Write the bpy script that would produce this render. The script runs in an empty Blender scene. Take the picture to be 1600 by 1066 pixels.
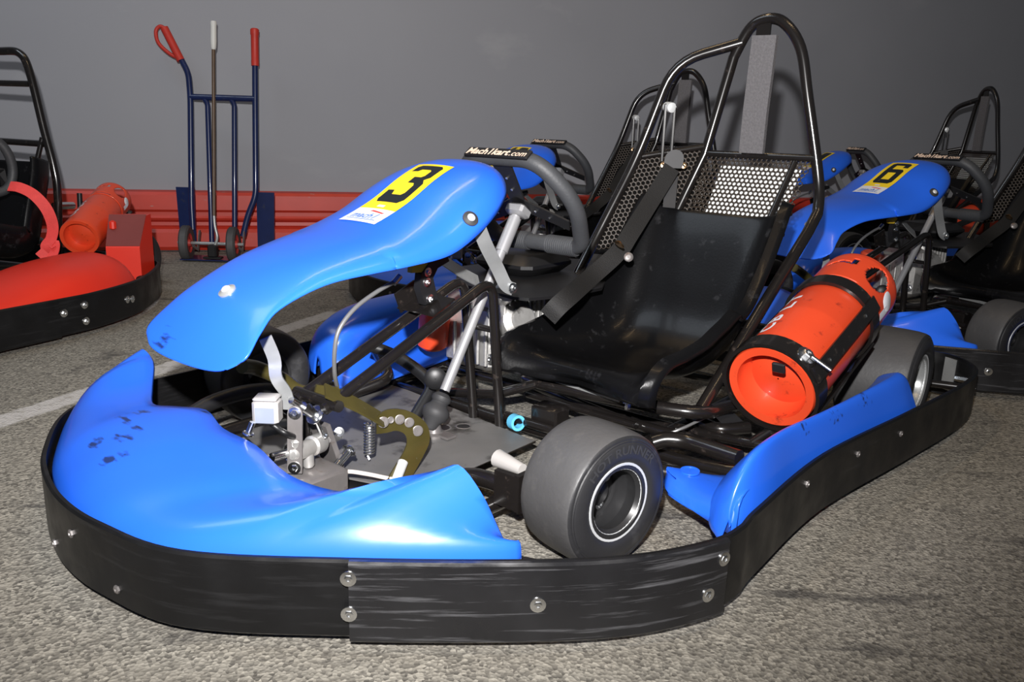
import bpy, bmesh, math, random
from mathutils import Vector, Matrix
C = bpy.context.scene.collection
S = bpy.context.scene
R = math.radians
random.seed(7)

# ------------------------------------------------------------------ camera, world, lights, exposure
S.view_settings.view_transform = 'Standard'
S.view_settings.look = 'None'
S.view_settings.gamma = 1.0
S.view_settings.use_curve_mapping = False
S.view_settings.exposure = 0.0

cam = bpy.data.cameras.new('camera')
cam.sensor_fit = 'HORIZONTAL'; cam.sensor_width = 36.0
cam.lens = 1300.0 / 1600.0 * 36.0
cam.clip_start = 0.05; cam.clip_end = 100
cam_ob = bpy.data.objects.new('camera', cam)
cam_ob.matrix_world = Matrix.Translation((0, 0, 0.78)) @ Matrix.Rotation(R(90 - 14.3676), 4, 'X') @ Matrix.Rotation(0.032, 4, 'Z')
C.objects.link(cam_ob); S.camera = cam_ob

w = bpy.data.worlds.new('hall_ambient'); S.world = w; w.use_nodes = True
bg = w.node_tree.nodes['Background']
bg.inputs[0].default_value = (0.78, 0.88, 1.0, 1); bg.inputs[1].default_value = 0.05

def lamp(name, kind, loc, energy, color, size=0.1, target=None, size_y=None, spot=None, blend=0.6):
    d = bpy.data.lights.new(name, kind); d.energy = energy; d.color = color
    if kind == 'AREA':
        d.shape = 'RECTANGLE'; d.size = size; d.size_y = size_y or size
    elif kind == 'SPOT':
        d.shadow_soft_size = size; d.spot_size = R(spot); d.spot_blend = blend
    else:
        d.shadow_soft_size = size
    o = bpy.data.objects.new(name, d); o.location = loc; C.objects.link(o)
    if target is not None:
        o.rotation_euler = (Vector(target) - Vector(loc)).to_track_quat('-Z', 'Y').to_euler()
    return o
# the photographer's flash gun on its bracket above the lens, aimed a little up and to the left
lamp('camera_flash', 'SPOT', (-0.06, -0.03, 1.04), 500, (1.0, 0.975, 0.965), 0.022, (-0.62, 5.2, 0.92), spot=114, blend=1.0)
# dim hall lighting: a cool panel over the track side, two warm tubes over the parking row
lamp('hall_light_cool', 'AREA', (-2.8, 2.2, 4.2), 45, (0.80, 0.89, 1.0), 2.4, (-2.2, 3.6, 0.0), 1.2)
lamp('hall_light_warm', 'AREA', (-0.6, 3.4, 4.3), 16, (1.0, 0.70, 0.38), 2.0, (-0.4, 3.2, 0.0), 0.12)
lamp('hall_light_warm', 'AREA', (1.2, 0.9, 4.3), 16, (1.0, 0.70, 0.38), 2.0, (1.0, 1.2, 0.0), 0.12)

# ------------------------------------------------------------------ materials
MATS = {}
def mat(name, col, rough=0.5, metal=0.0, var=0.0, vscale=8.0, bump=0.0, bscale=60.0, coat=0.0, spec=0.5, col2=None, c2lo=0.55, c2hi=0.7, c2scale=(6, 6, 6), rvar=0.0):
    m = bpy.data.materials.new(name); m.use_nodes = True
    nt = m.node_tree; N = nt.nodes; L = nt.links
    b = N['Principled BSDF']
    b.inputs['Base Color'].default_value = (*col, 1); b.inputs['Roughness'].default_value = rough
    b.inputs['Metallic'].default_value = metal; b.inputs['Coat Weight'].default_value = coat
    b.inputs['Coat Roughness'].default_value = 0.08
    b.inputs['Specular IOR Level'].default_value = spec
    tc = N.new('ShaderNodeTexCoord')
    out = None
    if var > 0 or rvar > 0:
        n = N.new('ShaderNodeTexNoise'); n.inputs['Scale'].default_value = vscale; n.inputs['Detail'].default_value = 6
        L.new(tc.outputs['Object'], n.inputs['Vector'])
    if var > 0:
        mx = N.new('ShaderNodeMix'); mx.data_type = 'RGBA'
        mx.inputs['A'].default_value = (*[c * (1 - var) for c in col], 1)
        mx.inputs['B'].default_value = (*[min(1, c * (1 + var)) for c in col], 1)
        L.new(n.outputs['Fac'], mx.inputs['Factor']); out = mx.outputs['Result']
    if rvar > 0:
        mr = N.new('ShaderNodeMapRange'); mr.inputs['From Min'].default_value = 0.35; mr.inputs['From Max'].default_value = 0.65
        mr.inputs['To Min'].default_value = max(0.02, rough - rvar); mr.inputs['To Max'].default_value = min(1, rough + rvar)
        L.new(n.outputs['Fac'], mr.inputs['Value']); L.new(mr.outputs['Result'], b.inputs['Roughness'])
    if col2 is not None:          # scuffs, grime or scratches with a shape of their own
        mp = N.new('ShaderNodeMapping'); mp.inputs['Scale'].default_value = c2scale
        L.new(tc.outputs['Object'], mp.inputs['Vector'])
        n2 = N.new('ShaderNodeTexNoise'); n2.inputs['Scale'].default_value = 1.0; n2.inputs['Detail'].default_value = 8; n2.inputs['Roughness'].default_value = 0.65
        L.new(mp.outputs[0], n2.inputs['Vector'])
        rp = N.new('ShaderNodeMapRange'); rp.inputs['From Min'].default_value = c2lo; rp.inputs['From Max'].default_value = c2hi
        L.new(n2.outputs['Fac'], rp.inputs['Value'])
        m2 = N.new('ShaderNodeMix'); m2.data_type = 'RGBA'
        L.new(rp.outputs['Result'], m2.inputs['Factor'])
        if out is not None: L.new(out, m2.inputs['A'])
        else: m2.inputs['A'].default_value = (*col, 1)
        m2.inputs['B'].default_value = (*col2, 1); out = m2.outputs['Result']
    if out is not None: L.new(out, b.inputs['Base Color'])
    if bump > 0:
        n3 = N.new('ShaderNodeTexNoise'); n3.inputs['Scale'].default_value = bscale; n3.inputs['Detail'].default_value = 4
        L.new(tc.outputs['Object'], n3.inputs['Vector'])
        bp = N.new('ShaderNodeBump'); bp.inputs['Strength'].default_value = bump; bp.inputs['Distance'].default_value = 0.004
        L.new(n3.outputs['Fac'], bp.inputs['Height']); L.new(bp.outputs['Normal'], b.inputs['Normal'])
    MATS[name] = m
    return m

BLUE = (0.020, 0.140, 0.84)
M_blue = mat('blue_plastic', BLUE, 0.30, var=0.10, vscale=5, coat=0.25, bump=0.05, bscale=14, col2=(0.012, 0.03, 0.12), c2lo=0.66, c2hi=0.74, c2scale=(9, 5, 9))
M_bluec = mat('blue_plastic_clean', BLUE, 0.26, var=0.05, vscale=4, coat=0.3, bump=0.04, bscale=10)
M_band = mat('black_bumper_plastic', (0.0065, 0.0065, 0.007), 0.40, spec=0.30, var=0.3, vscale=12, bump=0.12, bscale=25, col2=(0.016, 0.016, 0.017), c2lo=0.54, c2hi=0.72, c2scale=(5, 5, 60), rvar=0.1)
M_plate = mat('scratched_bumper_plate', (0.010, 0.010, 0.0115), 0.33, spec=0.6, var=0.3, vscale=12, bump=0.12, bscale=25, col2=(0.15, 0.15, 0.16), c2lo=0.54, c2hi=0.80, c2scale=(4, 4, 90), rvar=0.1)
M_rubber = mat('tire_rubber', (0.055, 0.054, 0.055), 0.55, var=0.35, vscale=9, bump=0.15, bscale=120, col2=(0.075, 0.072, 0.07), c2lo=0.56, c2hi=0.75, c2scale=(30, 30, 30))
M_frame = mat('black_frame_paint', (0.010, 0.0085, 0.008), 0.24, var=0.3, vscale=10, coat=0.35, col2=(0.045, 0.035, 0.030), c2lo=0.60, c2hi=0.72, c2scale=(40, 40, 40))
M_seat = mat('black_seat_shell', (0.0045, 0.0045, 0.005), 0.30, spec=0.19, var=0.3, vscale=6, coat=0.06, bump=0.06, bscale=180, col2=(0.035, 0.035, 0.038), c2lo=0.60, c2hi=0.78, c2scale=(22, 22, 22))
M_black = mat('satin_black', (0.010, 0.010, 0.011), 0.42, var=0.2)
M_dark = mat('dark_steel_floor_pan', (0.17, 0.166, 0.162), 0.50, 0.2, var=0.35, vscale=9, bump=0.05, bscale=30, col2=(0.02, 0.018, 0.016), c2lo=0.54, c2hi=0.68, c2scale=(10, 10, 10))
M_steel = mat('galvanised_steel', (0.40, 0.41, 0.41), 0.34, 0.45, var=0.15, vscale=30, rvar=0.08)
M_rawsteel = mat('raw_steel', (0.22, 0.205, 0.20), 0.40, 0.5, var=0.25, vscale=30, col2=(0.12, 0.07, 0.05), c2lo=0.58, c2hi=0.72, c2scale=(30, 30, 30))
M_alu = mat('cast_aluminium', (0.60, 0.59, 0.57), 0.42, 0.7, var=0.25, vscale=35, bump=0.15, bscale=90, col2=(0.12, 0.11, 0.10), c2lo=0.58, c2hi=0.72, c2scale=(28, 28, 28))
M_silver = mat('silver_paint', (0.40, 0.40, 0.41), 0.36, 0.45, var=0.08)
M_chrome = mat('zinc_bolt', (0.78, 0.79, 0.80), 0.22, 1.0)
M_olive = mat('olive_pedal_paint', (0.075, 0.062, 0.018), 0.32, 0.25, var=0.3, vscale=18, coat=0.3, col2=(0.25, 0.24, 0.20), c2lo=0.66, c2hi=0.72, c2scale=(45, 45, 45))
M_orange = mat('orange_red_paint', (0.66, 0.060, 0.018), 0.38, var=0.10, vscale=8, coat=0.2, bump=0.05, bscale=20, col2=(0.20, 0.02, 0.012), c2lo=0.60, c2hi=0.72, c2scale=(22, 22, 22))
M_redpod = mat('red_plastic', (0.72, 0.030, 0.013), 0.38, var=0.10, vscale=6, bump=0.05, bscale=20, col2=(0.25, 0.012, 0.01), c2lo=0.66, c2hi=0.78, c2scale=(8, 8, 8))
M_redbox = mat('dull_red_box_top', (0.16, 0.028, 0.025), 0.75, var=0.15)
M_yellow = mat('yellow_sticker', (0.93, 0.66, 0.02), 0.45, var=0.04)
M_digit = mat('black_sticker_print', (0.008, 0.012, 0.016), 0.4)
M_white = mat('white_sticker', (0.78, 0.80, 0.86), 0.4, var=0.05)
M_lblue = mat('blue_sticker_print', (0.10, 0.22, 0.62), 0.4)
M_lred = mat('red_sticker_print', (0.75, 0.05, 0.04), 0.4)
M_gold = mat('pale_gold_print', (0.82, 0.62, 0.48), 0.45)
M_boot = mat('grey_rubber_boot', (0.034, 0.034, 0.036), 0.6, var=0.2, vscale=20)
M_grip = mat('grey_wheel_foam', (0.042, 0.044, 0.048), 0.55, var=0.25, vscale=15, bump=0.15, bscale=150)
M_felt = mat('grey_felt_pad', (0.115, 0.11, 0.115), 0.95, var=0.35, vscale=160, bump=0.5, bscale=260)
M_belt = mat('black_webbing', (0.006, 0.0056, 0.0056), 0.72, var=0.3, vscale=200, bump=0.3, bscale=300)
M_rbelt = mat('red_webbing', (0.72, 0.05, 0.045), 0.65, var=0.15, vscale=60, bump=0.3, bscale=300)
M_brass = mat('brass_buckle', (0.55, 0.36, 0.20), 0.3, 1.0)
M_cream = mat('milky_plastic', (0.40, 0.385, 0.37), 0.35, var=0.04)
M_mist = mat('brake_fluid_window', (0.24, 0.27, 0.34), 0.3)
M_cable = mat('white_cable', (0.66, 0.60, 0.56), 0.5, var=0.15, vscale=60)
M_gcable = mat('grey_cable_sleeve', (0.18, 0.18, 0.18), 0.4, 0.3)
M_cyan = mat('light_blue_tape', (0.12, 0.50, 0.78), 0.5)
M_yplas = mat('yellow_lever_plastic', (0.72, 0.47, 0.03), 0.5, var=0.1)
M_lidw = mat('white_back_plate', (0.85, 0.87, 0.86), 0.5)
M_navy = mat('navy_truck_paint', (0.009, 0.018, 0.075), 0.32, var=0.3, vscale=20, coat=0.2, col2=(0.03, 0.035, 0.06), c2lo=0.62, c2hi=0.72, c2scale=(30, 30, 30))
M_rgrip = mat('red_grip_rubber', (0.48, 0.030, 0.018), 0.5, var=0.15, vscale=30)
M_wood = mat('brown_varnished_pole', (0.10, 0.062, 0.036), 0.4, var=0.3, vscale=30)
M_white2 = mat('white_grip', (0.66, 0.66, 0.62), 0.5, var=0.08)
M_wheelred = mat('red_wheel_hub', (0.40, 0.035, 0.028), 0.5, var=0.2, vscale=25)

# ------------------------------------------------------------------ mesh builder
def V(*a): return Vector(a)
def cr(pts, n, closed=False):
    """Catmull-Rom through pts, n steps per span."""
    P = [Vector(p) for p in pts]; m = len(P); out = []
    rng = range(m if closed else m - 1)
    for i in rng:
        if closed: a, b, c, d = P[(i - 1) % m], P[i], P[(i + 1) % m], P[(i + 2) % m]
        else: a, b, c, d = P[max(i - 1, 0)], P[i], P[i + 1], P[min(i + 2, m - 1)]
        for k in range(n):
            t = k / n; t2 = t * t; t3 = t2 * t
            out.append(0.5 * ((2 * b) + (c - a) * t + (2 * a - 5 * b + 4 * c - d) * t2 + (3 * b - a - 3 * c + d) * t3))
    if not closed: out.append(P[-1].copy())
    return out
def fillet(pts, r, n=6):
    P = [Vector(p) for p in pts]
    if r <= 0 or len(P) < 3: return P
    out = [P[0]]
    for i in range(1, len(P) - 1):
        a, b, c = P[i - 1], P[i], P[i + 1]
        u = a - b; v = c - b
        q = min(r, u.length * 0.48, v.length * 0.48)
        p0 = b + u.normalized() * q; p1 = b + v.normalized() * q
        for k in range(n + 1):
            t = k / n
            out.append(p0 * (1 - t) ** 2 + b * 2 * t * (1 - t) + p1 * t * t)
    out.append(P[-1]); return out
def frame(n, up=None):
    n = Vector(n).normalized()
    up = Vector(up) if up is not None else (V(0, 0, 1) if abs(n.z) < 0.9 else V(1, 0, 0))
    x = up.cross(n)
    if x.length < 1e-6: x = V(1, 0, 0).cross(n)
    x.normalize(); y = n.cross(x)
    return x, y, n
class MB:
    def __init__(s): s.v = []; s.f = []; s.m = []
    def quadstrip(s, rings, closed_u=True, closed_v=False, mi=0):
        base = len(s.v); n = len(rings[0])
        for r in rings: s.v += [tuple(p) for p in r]
        m = len(rings)
        for i in range(m if closed_v else m - 1):
            i2 = (i + 1) % m
            for j in range(n if closed_u else n - 1):
                j2 = (j + 1) % n
                s.f.append((base + i * n + j, base + i * n + j2, base + i2 * n + j2, base + i2 * n + j)); s.m.append(mi)
        return base
    def poly(s, pts, mi=0, flip=False):
        b = len(s.v); s.v += [tuple(p) for p in pts]; idx = list(range(b, b + len(pts)))
        if flip: idx.reverse()
        s.f.append(tuple(idx)); s.m.append(mi)
    def tube(s, pts, r, fil=0.0, seg=12, closed=False, mi=0, cap=True, fn=6, radii=None):
        P = fillet(pts, fil, fn) if not closed else [Vector(p) for p in pts]
        m = len(P)
        def tan(i):
            if closed: return (P[(i + 1) % m] - P[(i - 1) % m]).normalized()
            return (P[min(i + 1, m - 1)] - P[max(i - 1, 0)]).normalized()
        t0 = tan(0); x, y, _ = frame(t0); rings = []
        for i in range(m):
            t = tan(i); x = (x - t * x.dot(t)).normalized(); y = t.cross(x)
            rr = radii[i] if radii else r
            rings.append([P[i] + (x * math.cos(2 * math.pi * k / seg) + y * math.sin(2 * math.pi * k / seg)) * rr for k in range(seg)])
        s.quadstrip(rings, True, closed, mi)
        if cap and not closed:
            s.poly(rings[0], mi, True); s.poly(rings[-1], mi)
        return s
    def ribbon(s, pts, w, th, ups, mi=0, closed=False):
        """strap: rectangular section, w across, ups = surface normal(s)"""
        P = [Vector(p) for p in pts]; m = len(P); rings = []
        for i in range(m):
            if closed: t = (P[(i + 1) % m] - P[(i - 1) % m]).normalized()
            else: t = (P[min(i + 1, m - 1)] - P[max(i - 1, 0)]).normalized()
            u = Vector(ups[i] if isinstance(ups, list) else ups); u = (u - t * u.dot(t)).normalized(); x = t.cross(u)
            ww = w[i] if isinstance(w, list) else w
            rings.append([P[i] + x * ww / 2 + u * th / 2, P[i] - x * ww / 2 + u * th / 2, P[i] - x * ww / 2 - u * th / 2, P[i] + x * ww / 2 - u * th / 2])
        s.quadstrip(rings, True, closed, mi)
        if not closed: s.poly(rings[0], mi); s.poly(rings[-1], mi, True)
        return s
    def box(s, c, size, X=(1, 0, 0), Y=(0, 1, 0), Z=(0, 0, 1), bev=0.0, mi=0):
        c = Vector(c); X = Vector(X).normalized(); Y = Vector(Y).normalized(); Z = Vector(Z).normalized()
        hx, hy, hz = [q / 2 for q in size]
        b = min(bev, hx * 0.9, hy * 0.9, hz * 0.9)
        if b <= 0: lv = [(-hz, 0), (hz, 0)]
        else: lv = [(-hz, b), (-hz + b, 0), (hz - b, 0), (hz, b)]
        rings = []
        for z, ins in lv:
            ax, ay = hx - ins, hy - ins; k = b if b > 0 else 0
            q = [(ax - k, ay), (-ax + k, ay), (-ax, ay - k), (-ax, -ay + k), (-ax + k, -ay), (ax - k, -ay), (ax, -ay + k), (ax, ay - k)] if k else [(ax, ay), (-ax, ay), (-ax, -ay), (ax, -ay)]
            rings.append([c + X * p[0] + Y * p[1] + Z * z for p in q])
        s.quadstrip(rings, True, False, mi); s.poly(rings[0], mi, True); s.poly(rings[-1], mi)
        return s
    def lathe(s, prof, o, axis, seg=32, mi=0, cap0=False, cap1=False, a0=0.0, a1=2 * math.pi, up=None):
        x, y, n = frame(axis, up); o = Vector(o); rings = []
        full = abs(a1 - a0 - 2 * math.pi) < 1e-6
        for r, h in prof:
            rings.append([o + n * h + (x * math.cos(a0 + (a1 - a0) * k / seg) + y * math.sin(a0 + (a1 - a0) * k / seg)) * r for k in range(seg if full else seg + 1)])
        s.quadstrip(rings, full, False, mi)
        if cap0: s.poly(rings[0], mi, True)
        if cap1: s.poly(rings[-1], mi)
        return s
    def prism(s, poly, th, o, X, Y, mi=0):
        """2-D outline extruded by th along X x Y, centred"""
        o = Vector(o); X = Vector(X).normalized(); Y = Vector(Y).normalized(); Z = X.cross(Y)
        a = [o + X * p[0] + Y * p[1] + Z * th / 2 for p in poly]; b = [o + X * p[0] + Y * p[1] - Z * th / 2 for p in poly]
        s.quadstrip([b, a], True, False, mi); s.poly(a, mi); s.poly(b, mi, True)
        return s
    def grid(s, g, mi=0):
        s.quadstrip(g, False, False, mi); return s
    def ball(s, c, r, seg=14, mi=0, sc=(1, 1, 1)):
        c = Vector(c); rings = []
        for i in range(1, 8):
            a = math.pi * i / 8
            rings.append([c + V(r * sc[0] * math.sin(a) * math.cos(2 * math.pi * k / seg), r * sc[1] * math.sin(a) * math.sin(2 * math.pi * k / seg), -r * sc[2] * math.cos(a)) for k in range(seg)])
        s.quadstrip(rings, True, False, mi); s.poly(rings[0], mi, True); s.poly(rings[-1], mi); return s
    def bolt(s, p, n, r=0.008, h=0.006, washer=True, mi=0):
        p = Vector(p); n = Vector(n).normalized()
        if washer: s.lathe([(r * 1.7, -0.001), (r * 1.7, 0.0018), (r * 0.9, 0.0024)], p, n, 16, mi, False, True)
        s.lathe([(r, 0.0), (r, h * 0.8), (r * 0.8, h), (r * 0.45, h), (r * 0.4, h * 0.6)], p, n, 6, mi, False, True)
        return s
    def build(s, name, m, parent=None, solid=0.0, sub=0, sharp=38, off=0.0):
        me = bpy.data.meshes.new(name); me.from_pydata(s.v, [], s.f); me.update()
        bm = bmesh.new(); bm.from_mesh(me)
        bmesh.ops.remove_doubles(bm, verts=bm.verts, dist=2e-5)
        if not solid: bmesh.ops.recalc_face_normals(bm, faces=bm.faces)
        bm.to_mesh(me); bm.free()
        ml = m if isinstance(m, (list, tuple)) else [m]
        for q in ml: me.materials.append(q)
        if len(ml) > 1 and len(me.polygons) == len(s.m):
            me.polygons.foreach_set('material_index', s.m)
        me.polygons.foreach_set('use_smooth', [True] * len(me.polygons))
        me.set_sharp_from_angle(angle=R(sharp))
        o = bpy.data.objects.new(name, me); C.objects.link(o)
        if parent is not None: o.parent = parent
        if solid:
            q = o.modifiers.new('thickness', 'SOLIDIFY'); q.thickness = solid; q.offset = off; q.use_even_offset = False
        if sub:
            q = o.modifiers.new('smooth', 'SUBSURF'); q.levels = sub; q.render_levels = sub
        return o
def thing(name, label, cat, loc=(0, 0, 0), rz=0.0, group=None):
    o = bpy.data.objects.new(name, None); C.objects.link(o); o.location = loc; o.rotation_euler = (0, 0, rz)
    o.empty_display_size = 0.1
    o['label'] = label; o['category'] = cat
    if group: o['group'] = group
    return o
def struct(o): o['kind'] = 'structure'; return o
def copy_tree(o, parent=None, skip=()):
    c = o.copy(); C.objects.link(c)
    if parent is not None: c.parent = parent
    for ch in [q for q in bpy.data.objects if q.parent == o]:
        if ch.get('only') or ch.name.split('.')[0] in skip: continue
        copy_tree(ch, c, skip)
    return c
def bez(a, b, c, d, t):
    a, b, c, d = Vector(a), Vector(b), Vector(c), Vector(d)
    return a * (1 - t) ** 3 + b * 3 * t * (1 - t) ** 2 + c * 3 * t * t * (1 - t) + d * t ** 3
def text_mesh(txt, size=1.0, shear=0.0, bold=0.0, space=1.0):
    """flat triangulated lettering: (verts2d, faces, width, height)"""
    cu = bpy.data.curves.new('lettering', 'FONT'); cu.body = txt; cu.size = size; cu.shear = shear; cu.offset = bold; cu.space_character = space
    cu.resolution_u = 3
    o = bpy.data.objects.new('lettering', cu); C.objects.link(o)
    dg = bpy.context.evaluated_depsgraph_get(); dg.update()
    me = bpy.data.meshes.new_from_object(o.evaluated_get(dg))
    vs = [(v.co.x, v.co.y) for v in me.vertices]; fs = [tuple(p.vertices) for p in me.polygons]
    bpy.data.objects.remove(o); bpy.data.curves.remove(cu); bpy.data.meshes.remove(me)
    x0 = min(v[0] for v in vs); x1 = max(v[0] for v in vs); y0 = min(v[1] for v in vs); y1 = max(v[1] for v in vs)
    return [(v[0] - x0, v[1] - y0) for v in vs], fs, x1 - x0, y1 - y0
def add_flat(mb, vs, fs, fn, mi=0, cuts=1):
    """map a flat drawing through fn(x, y) -> 3-D, refined so that it follows curved surfaces"""
    bm = bmesh.new(); bv = [bm.verts.new((a, b, 0)) for a, b in vs]
    for f in fs:
        try: bm.faces.new([bv[i] for i in f])
        except ValueError: pass
    bmesh.ops.triangulate(bm, faces=bm.faces)
    if cuts: bmesh.ops.subdivide_edges(bm, edges=bm.edges, cuts=cuts, use_grid_fill=True)
    bmesh.ops.triangulate(bm, faces=bm.faces)
    bm.verts.index_update(); base = len(mb.v)
    for v in bm.verts: mb.v.append(tuple(fn(v.co.x, v.co.y)))
    for f in bm.faces: mb.f.append(tuple(base + v.index for v in f.verts)); mb.m.append(mi)
    bm.free()

M_mesh = mat('black_perforated_sheet', (0.030, 0.022, 0.016), 0.42, spec=0.4)
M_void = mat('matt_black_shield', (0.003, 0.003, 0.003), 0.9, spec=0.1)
M_well = mat('dark_wheel_well', (0.020, 0.020, 0.021), 0.35, var=0.3, vscale=30)
M_zinc = mat('bright_zinc', (0.80, 0.82, 0.83), 0.45, 0.4)
def scuff_mat(name, base, spots):
    """blue plastic with dark scuff marks at given places (local metres)"""
    m = mat(name, base, 0.30, var=0.08, vscale=5, coat=0.25, bump=0.05, bscale=14)
    nt = m.node_tree; N = nt.nodes; L = nt.links; b = N['Principled BSDF']
    src = b.inputs['Base Color'].links[0].from_socket
    tc = N.new('ShaderNodeTexCoord')
    mp = N.new('ShaderNodeMapping'); mp.inputs['Rotation'].default_value = (0.3, 0.2, 0.5); mp.inputs['Scale'].default_value = (60, 18, 60); L.new(tc.outputs['Object'], mp.inputs['Vector'])
    n = N.new('ShaderNodeTexNoise'); n.inputs['Scale'].default_value = 1.0; n.inputs['Detail'].default_value = 6; L.new(mp.outputs[0], n.inputs['Vector'])
    acc = None
    for p, r, k in spots:
        d = N.new('ShaderNodeVectorMath'); d.operation = 'DISTANCE'; L.new(tc.outputs['Object'], d.inputs[0]); d.inputs[1].default_value = p
        q = N.new('ShaderNodeMapRange'); q.inputs['From Min'].default_value = r; q.inputs['From Max'].default_value = r * 0.25; q.inputs['To Min'].default_value = 0; q.inputs['To Max'].default_value = k; L.new(d.outputs['Value'], q.inputs['Value'])
        if acc is None: acc = q.outputs['Result']
        else:
            x = N.new('ShaderNodeMath'); x.operation = 'MAXIMUM'; L.new(acc, x.inputs[0]); L.new(q.outputs['Result'], x.inputs[1]); acc = x.outputs[0]
    a = N.new('ShaderNodeMath'); a.operation = 'ADD'; L.new(acc, a.inputs[0]); L.new(n.outputs['Fac'], a.inputs[1])
    t = N.new('ShaderNodeMapRange'); t.inputs['From Min'].default_value = 0.80; t.inputs['From Max'].default_value = 0.92; t.inputs['To Max'].default_value = 0.85; L.new(a.outputs[0], t.inputs['Value'])
    mx = N.new('ShaderNodeMix'); mx.data_type = 'RGBA'; L.new(t.outputs['Result'], mx.inputs['Factor']); L.new(src, mx.inputs['A']); mx.inputs['B'].default_value = (0.012, 0.014, 0.03, 1)
    L.new(mx.outputs['Result'], b.inputs['Base Color'])
    return m
M_nose = scuff_mat('scuffed_blue_nose', BLUE, [((-0.204, -0.195, 0.2), .06, .36), ((-0.163, -0.128, 0.19), .05, .36), ((-0.121, -0.072, 0.19), .04, .38), ((-0.105, -0.08, 0.18), .03, .5), ((-0.122, -0.17, 0.19), .04, .34), ((-0.306, -0.104, 0.21), .04, .24)])
M_podb = scuff_mat('scuffed_blue_pod', BLUE, [((-1.254, 0.802, 0.21), .07, .30), ((-1.095, 0.799, 0.21), .05, .30), ((-1.405, 0.816, 0.21), .06, .3), ((-0.962, 0.684, 0.11), .05, .22), ((-0.959, 0.725, 0.13), .03, .32)])
M_fair = scuff_mat('blue_fairing_plastic', BLUE, [((-0.221, -0.08, 0.386), .06, .30), ((-0.332, -0.1, 0.427), .05, .24)])
M_side = mat('tire_sidewall', (0.022, 0.022, 0.024), 0.45, var=0.3, vscale=14, bump=0.1, bscale=90, col2=(0.05, 0.05, 0.052), c2lo=0.58, c2hi=0.75, c2scale=(20, 20, 20))

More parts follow.
